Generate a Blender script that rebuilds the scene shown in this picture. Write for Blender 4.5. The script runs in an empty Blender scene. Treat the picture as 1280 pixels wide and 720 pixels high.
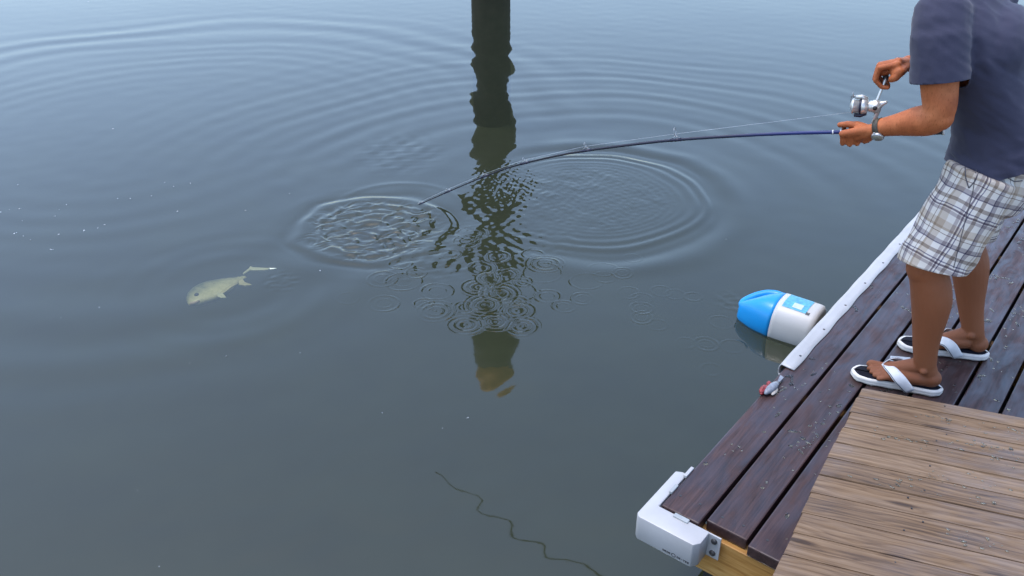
import bpy, bmesh, math, random
import numpy as np
from mathutils import Vector, Matrix

random.seed(7); RNG = np.random.default_rng(7)
S = bpy.context.scene
COL = S.collection
R = math.radians

# ------------------------------------------------------------------ camera, sky, sun, exposure
CAM_H, PITCH, FPX = 2.23, R(30.0), 1080.0
cam_d = bpy.data.cameras.new('camera'); cam = bpy.data.objects.new('camera', cam_d); COL.objects.link(cam)
cam.location = (0, 0, CAM_H); cam.rotation_euler = (R(90) - PITCH, 0, 0)
cam_d.sensor_width = 36.0; cam_d.lens = 36.0 * FPX / 1280.0
cam_d.clip_start = 0.05; cam_d.clip_end = 3000.0
S.camera = cam

SUN_EL, SUN_AZ = R(75), R(285)          # azimuth clockwise from +Y: thin-cloud daylight from high in front, left
world = bpy.data.worlds.new('World'); S.world = world; world.use_nodes = True
nt = world.node_tree; nt.nodes.clear()
wo = nt.nodes.new('ShaderNodeOutputWorld'); bg = nt.nodes.new('ShaderNodeBackground'); sky = nt.nodes.new('ShaderNodeTexSky')
sky.sky_type = 'NISHITA'; sky.sun_disc = False; sky.sun_elevation = SUN_EL; sky.sun_rotation = SUN_AZ
sky.air_density = 1.0; sky.dust_density = 1.7; sky.ozone_density = 1.5
nt.links.new(sky.outputs[0], bg.inputs[0]); nt.links.new(bg.outputs[0], wo.inputs[0]); bg.inputs[1].default_value = 0.15
sun_d = bpy.data.lights.new('sun', 'SUN'); sun = bpy.data.objects.new('sun', sun_d); COL.objects.link(sun)
sun_d.energy = 0.5; sun_d.angle = R(14); sun_d.color = (1.0, 0.96, 0.91)
sdir = Vector((math.sin(SUN_AZ) * math.cos(SUN_EL), math.cos(SUN_AZ) * math.cos(SUN_EL), math.sin(SUN_EL)))
sun.rotation_euler = sdir.to_track_quat('Z', 'Y').to_euler()
S.view_settings.view_transform = 'Standard'; S.view_settings.look = 'None'
S.view_settings.gamma = 1.0; S.view_settings.exposure = 1.54; S.view_settings.use_curve_mapping = False
S.render.engine = 'CYCLES'; S.cycles.use_denoising = True
S.cycles.max_bounces = 8; S.cycles.transparent_max_bounces = 16; S.cycles.caustics_reflective = False

# ------------------------------------------------------------------ measuring helpers (survey of the place)
def ray(x, y):
    a = (x - 640) / FPX; b = (360 - y) / FPX
    return np.array([a, math.cos(PITCH) + b * math.sin(PITCH), -math.sin(PITCH) + b * math.cos(PITCH)])
EYE = np.array([0, 0, CAM_H])
def onz(x, y, z=0.0): d = ray(x, y); return EYE + d * ((z - CAM_H) / d[2])
def ony(x, y, Y): d = ray(x, y); return EYE + d * (Y / d[1])
def nz(v): v = np.asarray(v, float); return v / np.linalg.norm(v)

# ------------------------------------------------------------------ materials
def lin(r, g, b):
    f = lambda c: (c / 255 / 12.92) if c / 255 <= 0.04045 else ((c / 255 + 0.055) / 1.055) ** 2.4
    return (f(r), f(g), f(b), 1.0)
class NT:
    def __init__(s, name):
        s.m = bpy.data.materials.new(name); s.m.use_nodes = True; s.t = s.m.node_tree; s.t.nodes.clear()
        s.out = s.n('OutputMaterial')
    def n(s, kind, **kw):
        nd = s.t.nodes.new('ShaderNode' + kind)
        for k, v in kw.items(): setattr(nd, k, v)
        return nd
    def l(s, a, b): s.t.links.new(a, b)
    def put(s, sock, val):
        if isinstance(val, bpy.types.NodeSocket): s.l(val, sock)
        else: sock.default_value = val
    def math(s, op, a, b=None, c=None, clamp=False):
        nd = s.n('Math', operation=op); nd.use_clamp = clamp
        for i, v in enumerate((a, b, c)):
            if v is not None: s.put(nd.inputs[i], v)
        return nd.outputs[0]
    def mix(s, f, a, b, mode='MIX'):
        nd = s.n('Mix', data_type='RGBA', blend_type=mode)
        s.put(nd.inputs[0], f); s.put(nd.inputs[6], a); s.put(nd.inputs[7], b); return nd.outputs[2]
    def ramp(s, f, stops, interp='LINEAR'):
        nd = s.n('ValToRGB'); cr = nd.color_ramp; cr.interpolation = interp
        while len(cr.elements) < len(stops): cr.elements.new(0.5)
        for e, (p, c) in zip(cr.elements, stops):
            e.position = p; e.color = c if len(c) == 4 else (*c, 1)
        s.put(nd.inputs[0], f); return nd.outputs[0]
    def noise(s, vec, scale=5, detail=3, rough=0.5, dist=0.0):
        nd = s.n('TexNoise'); nd.inputs['Scale'].default_value = scale; nd.inputs['Detail'].default_value = detail
        nd.inputs['Roughness'].default_value = rough; nd.inputs['Distortion'].default_value = dist
        if vec is not None: s.l(vec, nd.inputs['Vector'])
        return nd.outputs[0]
    def mapping(s, vec, scale=(1, 1, 1), loc=(0, 0, 0), rot=(0, 0, 0)):
        nd = s.n('Mapping'); s.l(vec, nd.inputs[0])
        s.put(nd.inputs['Location'], loc); nd.inputs['Rotation'].default_value = rot; nd.inputs['Scale'].default_value = scale
        return nd.outputs[0]
    def bump(s, h, strength=0.3, dist=0.01):
        nd = s.n('Bump'); nd.inputs['Strength'].default_value = strength; nd.inputs['Distance'].default_value = dist
        s.l(h, nd.inputs['Height']); return nd.outputs[0]
    def coord(s, which='Object'): return s.n('TexCoord').outputs[which]
    def bsdf(s, color, rough=0.5, normal=None, **kw):
        p = s.n('BsdfPrincipled'); s.put(p.inputs['Base Color'], color); s.put(p.inputs['Roughness'], rough)
        if normal is not None: s.l(normal, p.inputs['Normal'])
        for k, v in kw.items(): s.put(p.inputs[k.replace('_', ' ')], v)
        s.l(p.outputs[0], s.out.inputs[0]); return p

def simple(name, c, rough=0.5, var=0.12, nscale=20, bump=0.0, **kw):
    t = NT(name); co = t.coord(); n = t.noise(co, nscale, 4)
    k = t.ramp(n, [(0.3, (1 - var,) * 3), (0.7, (1 + var * .3,) * 3)])
    col = t.mix(1.0, c, k, 'MULTIPLY')
    nm = t.bump(t.noise(co, nscale * 4, 3), bump, 0.002) if bump else None
    t.bsdf(col, rough, nm, **kw); return t.m

def wood(name, dark, mid, light, rough, grain=1.0, rough_var=0.1, wet=0.0, ring=26, knots=True, spec=0.5, bumpk=0.4):
    """board grain along local X, growth rings cut at a random offset per board"""
    t = NT(name); co = t.coord(); info = t.n('ObjectInfo')
    off = t.n('CombineXYZ'); t.put(off.inputs[0], t.math('MULTIPLY', info.outputs['Random'], 37.0))
    t.put(off.inputs[1], t.math('MULTIPLY', info.outputs['Random'], 1.7)); t.put(off.inputs[2], t.math('MULTIPLY', info.outputs['Random'], 91.0))
    va = t.n('VectorMath', operation='ADD'); t.l(co, va.inputs[0]); t.l(off.outputs[0], va.inputs[1]); v = va.outputs[0]
    warp = t.noise(t.mapping(v, (0.9, 5, 5)), 2.0, 3, 0.5)
    sx = t.n('SeparateXYZ'); t.l(v, sx.inputs[0]); sl = t.n('SeparateXYZ'); t.l(co, sl.inputs[0])
    rr = t.math('ADD', t.math('MULTIPLY', sl.outputs[1], ring * 1.0), t.math('MULTIPLY', warp, 9.0))
    rr = t.math('ADD', rr, t.math('MULTIPLY', t.noise(t.mapping(v, (2.5, 30, 30)), 2, 2), 1.2))
    fr = t.math('FRACT', t.math('MULTIPLY', rr, 0.9))
    ringc = t.ramp(fr, [(0.0, (.55,) * 3), (0.55, (.95,) * 3), (0.86, (.35,) * 3), (1.0, (.55,) * 3)])
    fine = t.noise(t.mapping(v, (3, 160, 160)), 1.5, 4, 0.6)
    blot = t.noise(t.mapping(v, (1.2, 6, 6)), 1.6, 4, 0.6)
    f = t.math('ADD', t.math('MULTIPLY', ringc, 0.34 * grain), t.math('MULTIPLY', fine, 0.55))
    f = t.math('ADD', f, t.math('MULTIPLY', t.math('SUBTRACT', blot, 0.5), 0.55))
    f = t.math('ADD', f, t.math('MULTIPLY', t.math('SUBTRACT', info.outputs['Random'], 0.5), 0.07))
    mid_ = t.noise(t.mapping(v, (1.6, 75, 75)), 1.0, 3, 0.55)
    f = t.math('ADD', f, t.math('MULTIPLY', t.math('SUBTRACT', mid_, 0.5), 0.55 * grain))
    vo = t.n('TexVoronoi'); t.l(t.mapping(v, (1.5, 7.5, 7.5)), vo.inputs['Vector']); vo.inputs['Scale'].default_value = 1.6
    kn_ = t.ramp(vo.outputs['Distance'], [(0.05, (1, 1, 1)), (0.14, (0, 0, 0))]); f = t.math('SUBTRACT', f, t.math('MULTIPLY', kn_, 0.32))
    col = t.ramp(f, [(0.2, dark), (0.45, mid), (0.72, light)])
    h = t.math('ADD', t.math('MULTIPLY', ringc, 0.5 * grain), t.math('MULTIPLY', fine, 0.8))
    if wet:
        w = t.noise(t.mapping(v, (3, 9, 9)), 2.2, 5, 0.65, 0.4)
        wm = t.ramp(w, [(0.38, (0, 0, 0)), (0.62, (1, 1, 1))])
        col = t.mix(t.math('MULTIPLY', wm, wet), col, t.mix(1.0, col, (0.62, 0.6, 0.62, 1), 'MULTIPLY'))
        ro = t.math('SUBTRACT', rough + rough_var, t.math('MULTIPLY', wm, rough_var * 1.8))
        nm = t.bump(h, bumpk, 0.0015)
        t.bsdf(col, ro, nm, Specular_IOR_Level=spec, Coat_Weight=t.math('MULTIPLY', wm, 0.7), Coat_Roughness=0.12)
    else:
        t.bsdf(col, t.math('ADD', t.math('MULTIPLY', fine, rough_var), rough), t.bump(h, bumpk, 0.0015), Specular_IOR_Level=spec)
    return t.m

M = {}
M['dark_plank'] = wood('stained wet plank', (0.015, 0.0065, 0.006, 1), (0.041, 0.020, 0.019, 1), (0.074, 0.039, 0.036, 1), 0.40, 0.8, 0.12, 0.8, 30, spec=0.36, bumpk=.35)
M['tan_plank'] = wood('weathered platform board', (0.042, 0.021, 0.010, 1), (0.150, 0.088, 0.044, 1), (0.245, 0.162, 0.096, 1), 0.6, 0.9, 0.2, 0.35, 60, bumpk=.7)
M['lumber'] = wood('new treated lumber', (0.22, 0.095, 0.02, 1), (0.40, 0.20, 0.05, 1), (0.52, 0.30, 0.10, 1), 0.5, 0.9, 0.1, 0, 35)
M['white_vinyl'] = simple('white vinyl bumper', (0.43, 0.425, 0.422, 1), 0.38, 0.12, 9, 0.05)
M['clip'] = simple('clear grey clip', (0.34, 0.36, 0.36, 1), 0.25)
M['steel'] = simple('dull steel', (0.45, 0.45, 0.46, 1), 0.35, Metallic=0.85)
M['bolt'] = simple('dark bolt', (0.03, 0.03, 0.032, 1), 0.45)
M['black_float'] = simple('black plastic float', (0.014, 0.016, 0.017, 1), 0.45)
M['ink'] = simple('black ink', (0.02, 0.02, 0.025, 1), 0.5)

# ------------------------------------------------------------------ mesh helpers
def link(o, parent=None):
    COL.objects.link(o)
    if parent is not None: o.parent = parent
    return o
def mesh_data(name, v, f, mat=None, smooth=True):
    me = bpy.data.meshes.new(name)
    me.from_pydata([tuple(map(float, p)) for p in v], [], [tuple(map(int, q)) for q in f]); me.update()
    if mat is not None: me.materials.append(mat)
    if smooth: me.polygons.foreach_set('use_smooth', [True] * len(me.polygons))
    return me
def mobj(name, v, f, mat, parent=None, smooth=True):
    return link(bpy.data.objects.new(name, mesh_data(name, v, f, mat, smooth)), parent)
def empty(name, loc=(0, 0, 0), rz=0):
    o = bpy.data.objects.new(name, None); o.location = loc; o.rotation_euler = (0, 0, rz); o.empty_display_size = .1
    return link(o)
def tag(o, label=None, cat=None, group=None, kind=None):
    if label: o['label'] = label
    if cat: o['category'] = cat
    if group: o['group'] = group
    if kind: o['kind'] = kind
    return o
def join(parts):
    V, Fc, k = [], [], 0
    for v, f in parts:
        V.extend(list(v)); Fc.extend([tuple(i + k for i in q) for q in f]); k += len(v)
    return V, Fc
def loft(rings, cap=True, close=True):
    n = len(rings[0]); V = [p for r in rings for p in r]; Fc = []
    for i in range(len(rings) - 1):
        for j in range(n if close else n - 1):
            a = i * n + j; b = i * n + (j + 1) % n
            Fc.append((a, b, b + n, a + n))
    if cap:
        Fc.append(tuple(range(n - 1, -1, -1))); Fc.append(tuple((len(rings) - 1) * n + j for j in range(n)))
    return V, Fc
def frame_of(d, up=(0, 0, 1)):
    d = nz(d); u = np.asarray(up, float)
    if abs(d @ nz(u)) > 0.97: u = np.array([1.0, 0, 0])
    a = nz(np.cross(u, d)); b = np.cross(d, a); return a, b
def tube(pts, rad, seg=10, cap=True):
    pts = [np.asarray(p, float) for p in pts]; n = len(pts)
    rad = [rad] * n if np.isscalar(rad) else rad
    rings = []; a = None
    for i in range(n):
        d = nz(pts[min(i + 1, n - 1)] - pts[max(i - 1, 0)])
        if a is None: a, b = frame_of(d)
        else: a = nz(a - d * (a @ d)); b = np.cross(d, a)
        rings.append([pts[i] + rad[i] * (math.cos(t) * a + math.sin(t) * b) for t in np.linspace(0, 2 * math.pi, seg, endpoint=False)])
    return loft(rings, cap)
def capsule(p0, p1, r0, r1, seg=16):
    p0 = np.asarray(p0, float); p1 = np.asarray(p1, float); d = p1 - p0; L = np.linalg.norm(d)
    d = d / L if L > 1e-6 else np.array([0, 0, 1.0]); a, b = frame_of(d); rings = []
    for k in range(5):
        t = math.pi / 2 * (k + .15) / 5.15; c, r = p0 - d * r0 * math.cos(t), r0 * math.sin(t)
        rings.append((c, r))
    for k in range(5):
        t = math.pi / 2 * (k) / 5.15; rings.append((p1 + d * r1 * math.sin(t), r1 * math.cos(t)))
    T = np.linspace(0, 2 * math.pi, seg, endpoint=False)
    return loft([[c + r * (math.cos(t) * a + math.sin(t) * b) for t in T] for c, r in rings])
def ellipsoid(c, ax, ay, az, seg=20, rings=12):
    c, ax, ay, az = map(lambda q: np.asarray(q, float), (c, ax, ay, az)); RR = []
    for k in range(rings + 1):
        t = math.pi * (k + .12) / (rings + .24)
        RR.append([c - az * math.cos(t) + math.sin(t) * (math.cos(p) * ax + math.sin(p) * ay) for p in np.linspace(0, 2 * math.pi, seg, endpoint=False)])
    return loft(RR)
def bevel_box(name, sx, sy, sz, bev=0.003, seg=2, origin=(0, 0, 0)):
    bm = bmesh.new(); bmesh.ops.create_cube(bm, size=1.0)
    bmesh.ops.scale(bm, vec=(sx, sy, sz), verts=bm.verts); bmesh.ops.translate(bm, vec=origin, verts=bm.verts)
    if bev: bmesh.ops.bevel(bm, geom=bm.edges[:], offset=bev, segments=seg, affect='EDGES', profile=0.6)
    me = bpy.data.meshes.new(name); bm.to_mesh(me); bm.free(); return me
def extrude_poly(poly, z0, z1):
    n = len(poly); V = [(x, y, z0) for x, y in poly] + [(x, y, z1) for x, y in poly]
    Fc = [(i, (i + 1) % n, n + (i + 1) % n, n + i) for i in range(n)] + [tuple(range(n - 1, -1, -1)), tuple(range(n, 2 * n))]
    return V, Fc
def remesh(parts, voxel, smooth=4):
    v, f = join(parts); o = bpy.data.objects.new('tmp', mesh_data('tmp', v, f)); COL.objects.link(o)
    m = o.modifiers.new('r', 'REMESH'); m.mode = 'VOXEL'; m.voxel_size = voxel
    if smooth:
        s = o.modifiers.new('s', 'SMOOTH'); s.iterations = smooth; s.factor = 0.5
    dg = bpy.context.evaluated_depsgraph_get(); dg.update(); me = o.evaluated_get(dg).to_mesh()
    V = np.empty(len(me.vertices) * 3, np.float32); me.vertices.foreach_get('co', V); V = V.reshape(-1, 3)
    Fc = [tuple(p.vertices) for p in me.polygons]
    o.evaluated_get(dg).to_mesh_clear(); d = o.data; bpy.data.objects.remove(o); bpy.data.meshes.remove(d)
    return V.astype(float), Fc
def cut(V, Fc, keep):
    """drop faces with a vertex outside keep, compact"""
    Fk = [q for q in Fc if all(keep[i] for i in q)]
    used = np.zeros(len(V), bool); used[[i for q in Fk for i in q]] = True
    idx = np.cumsum(used) - 1
    return V[used], [tuple(int(idx[i]) for i in q) for q in Fk]
def normals(V, Fc):
    N = np.zeros_like(V); q = np.array([list(f) if len(f) == 4 else list(f) + [f[-1]] for f in Fc])
    n = np.cross(V[q[:, 2]] - V[q[:, 0]], V[q[:, 3]] - V[q[:, 1]])
    for k in range(4): np.add.at(N, q[:, k], n)
    return N / (np.linalg.norm(N, axis=1, keepdims=True) + 1e-12)

# ------------------------------------------------------------------ water
DECK = 0.38
def wave_noise(x, y, lam, n, seed, spread=0.35):
    r = np.random.default_rng(seed); h = np.zeros_like(x)
    for i in range(n):
        k = 2 * math.pi / (lam * (1 + spread * r.uniform(-1, 1.6))); a = r.uniform(0, 2 * math.pi)
        h += np.sin(k * (x * math.cos(a) + y * math.sin(a)) + r.uniform(0, 6.28)) / (k * lam / 6.28)
    return h / math.sqrt(n)
def ss(a, b, x): t = np.clip((x - a) / (b - a), 0, 1); return t * t * (3 - 2 * t)

def seg_lines(stops):
    out = []
    for a, b, s in stops: out += list(np.arange(a, b, s))
    return out
def grow(a, s, end):
    out = []; p = a
    while p < end: s *= 1.35; p += s; out.append(p)
    return out
gx = seg_lines([(-7.4, -1.4, .03), (-1.4, 1.25, .005), (1.25, 7.4, .035)])
gx = [-v for v in reversed(grow(7.4, .03, 900))] + gx + grow(gx[-1], .035, 900)
gy = seg_lines([(1.2, 2.95, .025), (2.95, 4.55, .005), (4.55, 5.95, .008), (5.95, 11.6, .025)])
gy = [1.2 - (v - 0) for v in reversed(grow(0, .03, 200))] + gy + grow(gy[-1], .025, 1500)
gx = np.array(gx); gy = np.array(gy)
X, Y = np.meshgrid(gx, gy); H = np.zeros_like(X)
cL = onz(466, 285)[:2]; cR = onz(737, 246)[:2]; cO = np.array([-2.7, 6.4])
rL = np.hypot(X - cL[0], Y - cL[1]); rR = np.hypot(X - cR[0], Y - cR[1]); rO = np.hypot(X - cO[0], Y - cO[1])
angL = np.arctan2(Y - cL[1], X - cL[0]); angR = np.arctan2(Y - cR[1], X - cR[0])
far = np.exp(-(np.hypot(X, Y - 5) / 14) ** 4)
# old ring train far left
jit = 0.10 * wave_noise(X, Y, 2.2, 6, 3)
H += .0022 * np.exp(-((rO - 3.05) / .55) ** 2) * np.sin(2 * math.pi * (rO + jit) / .44)
H += .0005 * np.exp(-((rO - 1.9) / .8) ** 2) * np.sin(2 * math.pi * (rO + jit) / .26)
# outgoing rings of the right splash
jr = 0.05 * wave_noise(X, Y, 1.6, 6, 5)
back_ = .06 + .94 * ss(-.35, .5, np.sin(angR) + .35 * np.cos(angR))
H += .0011 * back_ * ss(.95, 1.3, rR) * np.exp(-((rR - 1.0) / 2.4) ** 2) * np.sin(2 * math.pi * (rR + jr) / .34)
H += .0007 * ss(1.2, 1.6, rR) * np.exp(-((rR - 2.2) / 1.3) ** 2) * np.sin(2 * math.pi * (rR + jr * .7) / .21 + 1) * ss(-.2, .6, np.sin(angR))
m = rR < 1.35; x = rR[m] + .012 * wave_noise(X[m], Y[m], .5, 6, 9)
H[m] += (.0052 * np.exp(-((x - .95) / .085) ** 2) - .0048 * np.exp(-((x - .82) / .07) ** 2)
         + .0016 * np.exp(-((x - .70) / .10) ** 2) * np.sin(2 * math.pi * (x - .70) / .085)
         + .00025 * np.exp(-((x - .48) / .14) ** 2) * np.sin(2 * math.pi * x / .05)) * (1 - .88 * ss(.15, .8, -np.cos(angR[m]))) * (1.1 + .25 * np.sin(3 * angR[m] + 1) * np.cos(2 * angR[m]))
env = 1 - ss(.35, .62, rR[m])
H[m] += env * (.0006 * wave_noise(X[m], Y[m], .13, 12, 21) * (.4 + np.abs(wave_noise(X[m], Y[m], .3, 6, 23))) + .00035 * wave_noise(X[m], Y[m], .045, 14, 22))
# left splash: choppy boil with a raised rim
m = rL < .75; x = rL[m] + .018 * wave_noise(X[m], Y[m], .33, 6, 31)
H[m] += .0042 * np.exp(-((x - .425) / .035) ** 2) - .0030 * np.exp(-((x - .49) / .035) ** 2) + .0022 * np.exp(-((x - .33) / .03) ** 2)
H[m] += .0010 * np.exp(-((x - .60) / .05) ** 2)
env = 1 - ss(.30, .46, x); xx = .62 * X[m] + .02 * wave_noise(X[m], Y[m], .13, 8, 33); yy = Y[m] + .02 * wave_noise(X[m], Y[m], .13, 8, 34)
H[m] += env * (.0026 * wave_noise(xx, yy, .085, 14, 35) + .0011 * wave_noise(xx, yy, .04, 16, 36))
H[m] += env * .0016 * np.sin(2 * math.pi * x / .075)
c2 = onz(497, 262)[:2]; r2 = np.hypot(X - c2[0], Y - c2[1]); m = r2 < .6
H[m] += .0020 * np.exp(-((r2[m] - .40) / .03) ** 2) * ss(-.1, .5, (Y[m] - c2[1]) / .4)
# dripping chop between and around the piling's mirror image
def patch(px, py, rx, ry, amp, lam, seed, n=14):
    c = onz(px, py)[:2]; q = np.hypot((X - c[0]) / rx, (Y - c[1]) / ry); m = q < 1.25
    H[m] += amp * (1 - ss(.45, 1.2, q[m])) * wave_noise(X[m], Y[m], lam, n, seed)
patch(625, 245, .26, .62, .0006, .055, 41, 18)
patch(640, 228, .26, .42, .0004, .032, 42, 18)
patch(530, 326, .34, .26, .0012, .065, 43)
patch(575, 300, .26, .26, .0004, .05, 44)
patch(620, 330, .18, .22, .0003, .045, 45)
patch(500, 192, .32, .42, .0007, .09, 46)
patch(350, 352, .10, .12, .0007, .05, 47)
patch(660, 300, .35, .25, .0005, .06, 48)
patch(915, 378, .10, .12, .0006, .05, 49)
# rings of single drops: pixel centre, pixel radius, strength
RINGS = [(480, 379, 19, 1), (544, 389, 17, 1.6), (529, 379, 12, 1), (546, 364, 20, 1), (478, 349, 19, 1.2), (504, 352, 22, 1), (435, 373, 14, .4),
 (581, 384, 15, .8), (582, 406, 15, 1.5), (619, 402, 14, 1.6), (652, 408, 14, 1.5), (647, 388, 15, 1.4), (624, 367, 17, 1.5), (606, 381, 16, 1.5),
 (645, 377, 14, 1.2), (596, 359, 13, 1.4), (622, 321, 15, 1.2), (682, 330, 16, 1.7), (645, 364, 26, .5), (679, 341, 24, .5), (685, 370, 16, .9),
 (705, 383, 14, .8), (728, 373, 14, .8), (733, 352, 20, .5), (756, 347, 13, .6), (778, 342, 13, .9), (754, 337, 18, .4), (791, 322, 11, .35),
 (786, 366, 14, .45), (802, 373, 13, .4), (827, 364, 13, .4), (844, 368, 12, .35), (866, 371, 11, .35), (802, 385, 14, .8), (802, 397, 14, .8),
 (821, 406, 13, .3), (883, 430, 15, .8), (857, 429, 12, .3), (916, 433, 15, .55), (902, 403, 15, .4), (889, 462, 13, .45), (867, 371, 10, .3),
 (583, 302, 17, 1), (590, 292, 20, 1), (563, 318, 12, .8), (601, 335, 17, .9), (634, 343, 15, 1), (667, 318, 13, .7), (612, 348, 14, 1.2), (655, 352, 12, .9), (500, 330, 14, .9), (520, 341, 13, .9)]
for i, (px, py, pr, s) in enumerate(RINGS):
    c = onz(px, py)[:2]; rad = abs(onz(px + pr, py)[0] - c[0])
    ix = np.searchsorted(gx, [c[0] - rad - .09, c[0] + rad + .09]); iy = np.searchsorted(gy, [c[1] - rad - .09, c[1] + rad + .09])
    sl = (slice(iy[0], iy[1]), slice(ix[0], ix[1])); r = np.hypot(X[sl] - c[0], Y[sl] - c[1])
    lam = .026; A = .0015 * s ** .6
    th_ = np.arctan2(Y[sl] - c[1], X[sl] - c[0]); A = A * (.7 + .45 * np.sin(th_ + i * 1.7) * np.sin(2 * th_ + i)); r = r * (1 + .03 * np.sin(2 * th_ + i * 2.1))
    H[sl] += A * np.exp(-((r - rad) / .011) ** 2) * np.cos(2 * math.pi * (r - rad) / lam)
    if s >= .8: H[sl] += .6 * A * np.exp(-((r - rad * .55) / .011) ** 2) * np.cos(2 * math.pi * (r - rad * .55) / .022)
    if s >= 1.3:
        H[sl] += .55 * A * np.exp(-((r - rad * .15) / .012) ** 2) * np.cos(2 * math.pi * r / .024) + .5 * A * np.exp(-((r - rad - .03) / .012) ** 2) * np.cos(2 * math.pi * (r - rad - .03) / .022)
# fine even wavelets crossing the near water
en = np.exp(-((X + .1) / 1.3) ** 2 - ((Y - 2.1) / .75) ** 2)
H += en * (.00040 * np.sin(2 * math.pi * (X * .35 - Y * .94 + .05 * wave_noise(X, Y, .5, 5, 65)) / .155) + .00022 * wave_noise(X, Y, .17, 6, 66))
# rings of the floating jug and slow swell
H += .0022 * far * wave_noise(X, Y, 1.5, 7, 61) * (.08 + .25 * ss(4, 7, Y))
H += .00016 * far * wave_noise(X, Y, .22, 12, 62)
cf = onz(285, 360)[:2]; rf = np.hypot(X - cf[0], Y - cf[1]); H += .0004 * np.exp(-((rf - .45) / .25) ** 2) * np.sin(2 * math.pi * rf / .16)
ny, nx = X.shape
co = np.empty((ny * nx, 3), np.float32); co[:, 0] = X.ravel(); co[:, 1] = Y.ravel(); co[:, 2] = H.ravel()
ii = (np.arange(ny - 1)[:, None] * nx + np.arange(nx - 1)[None, :]).ravel()
quads = np.stack([ii, ii + 1, ii + nx + 1, ii + nx], 1).astype(np.int32)
wm = bpy.data.meshes.new('water'); wm.vertices.add(len(co)); wm.vertices.foreach_set('co', co.ravel())
wm.loops.add(quads.size); wm.loops.foreach_set('vertex_index', quads.ravel())
wm.polygons.add(len(quads)); wm.polygons.foreach_set('loop_start', np.arange(0, quads.size, 4, dtype=np.int32)); wm.polygons.foreach_set('loop_total', np.full(len(quads), 4, np.int32))
wm.polygons.foreach_set('use_smooth', np.ones(len(quads), bool)); wm.update(calc_edges=True); wm.validate()
t = NT('murky green harbour water'); co_ = t.coord('Object')
fine = t.bump(t.noise(t.mapping(co_, (1, 1, 1)), 9.0, 3, 0.55), 0.018, 0.01)
fre = t.n('Fresnel'); fre.inputs[0].default_value = 1.63; t.l(fine, fre.inputs['Normal'])
gl = t.n('BsdfGlossy'); gl.inputs['Roughness'].default_value = 0.03; t.l(fine, gl.inputs['Normal'])
df = t.n('BsdfDiffuse')
blot = t.noise(co_, 0.8, 3)
df.inputs[0].default_value = (0, 0, 0, 1); t.l(t.mix(blot, (0.038, 0.047, 0.027, 1), (0.050, 0.060, 0.034, 1)), df.inputs[0])
tr = t.n('BsdfTransparent'); tr.inputs[0].default_value = (0.87, 0.90, 0.76, 1)
body = t.n('MixShader'); body.inputs[0].default_value = 0.66; t.l(df.outputs[0], body.inputs[1]); t.l(tr.outputs[0], body.inputs[2])
mx = t.n('MixShader'); t.l(fre.outputs[0], mx.inputs[0]); t.l(body.outputs[0], mx.inputs[1]); t.l(gl.outputs[0], mx.inputs[2])
t.l(mx.outputs[0], t.out.inputs[0]); wm.materials.append(t.m)
tag(link(bpy.data.objects.new('water', wm)), kind='structure')
bed = simple('silt', (0.030, 0.036, 0.018, 1), 0.9, 0.4, 1.5)
tag(mobj('seabed', [(-400, -100, -1.7), (400, -100, -1.7), (400, 700, -1.7), (-400, 700, -1.7)], [(0, 1, 2, 3)], bed), kind='structure')

# ------------------------------------------------------------------ floating dock
DD = nz((.622, .783, 0)); DN = np.array([DD[1], -DD[0], 0.0]); DANG = math.atan2(DD[1], DD[0])
def dk(t, n, z): return DD * t + DN * n + np.array([0, 0, z])
dock = empty('floating_dock', dk(1.78, -.838, 0), DANG)     # local x along the boards, local y = -n
tag(dock, 'floating dock of wet dark-stained boards with white bumpers, under the man', 'dock')
T0, T1 = 1.785, 7.6
def loc(t, n, z): return np.array([t - 1.78, -(n + .838), z])
gaps = [-.838 - .0055, -.709, -.572, -.425, -.282, -.152]
while len(gaps) < 16: gaps.append(gaps[-1] + .1385)
stag = [-.012, .016, -.002, .004, .010, -.006, .008, -.004, .012, 0, .006, -.008, .004, .009, -.005]
for k in range(15):
    w = gaps[k + 1] - gaps[k] - .011; L = T1 - T0 - stag[k]
    me = bevel_box('plank', L, w, .038, .0045, 2)
    me.materials.append(M['dark_plank']); me.polygons.foreach_set('use_smooth', [False] * len(me.polygons))
    p = bpy.data.objects.new('plank', me); p.location = loc((T0 + stag[k] + T1) / 2, (gaps[k] + gaps[k + 1]) / 2, DECK - .019)
    link(p, dock)
def dock_box(name, t0, t1, n0, n1, z0, z1, mat, bev=.003, parent=dock):
    me = bevel_box(name, t1 - t0, n1 - n0, z1 - z0, bev); me.materials.append(mat)
    o = bpy.data.objects.new(name, me); c = loc((t0 + t1) / 2, (n0 + n1) / 2, (z0 + z1) / 2); o.location = c; return link(o, parent)
# end beam lies across the boards: rotate so its grain runs along it
def cross_beam(name, t, n0, n1, z0, z1, th, mat):
    me = bevel_box(name, n1 - n0, th, z1 - z0, .003); me.materials.append(mat)
    o = bpy.data.objects.new(name, me); o.location = loc(t, (n0 + n1) / 2, (z0 + z1) / 2); o.rotation_euler = (0, 0, R(90)); return link(o, dock)
cross_beam('end_beam', 1.8065, -.800, 1.25, .195, DECK - .041, .04, M['lumber'])
for tt in (2.6, 3.4, 4.2, 5.0, 5.8, 6.6, 7.4): cross_beam('joist', tt, -.76, 1.25, .195, DECK - .041, .038, M['lumber'])
dock_box('side_beam', 1.85, T1 - .05, -.822, -.784, .195, DECK - .041, M['lumber'])
dock_box('float', 1.90, 7.3, -.74, 1.15, -.12, .19, M['black_float'], .04)
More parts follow.
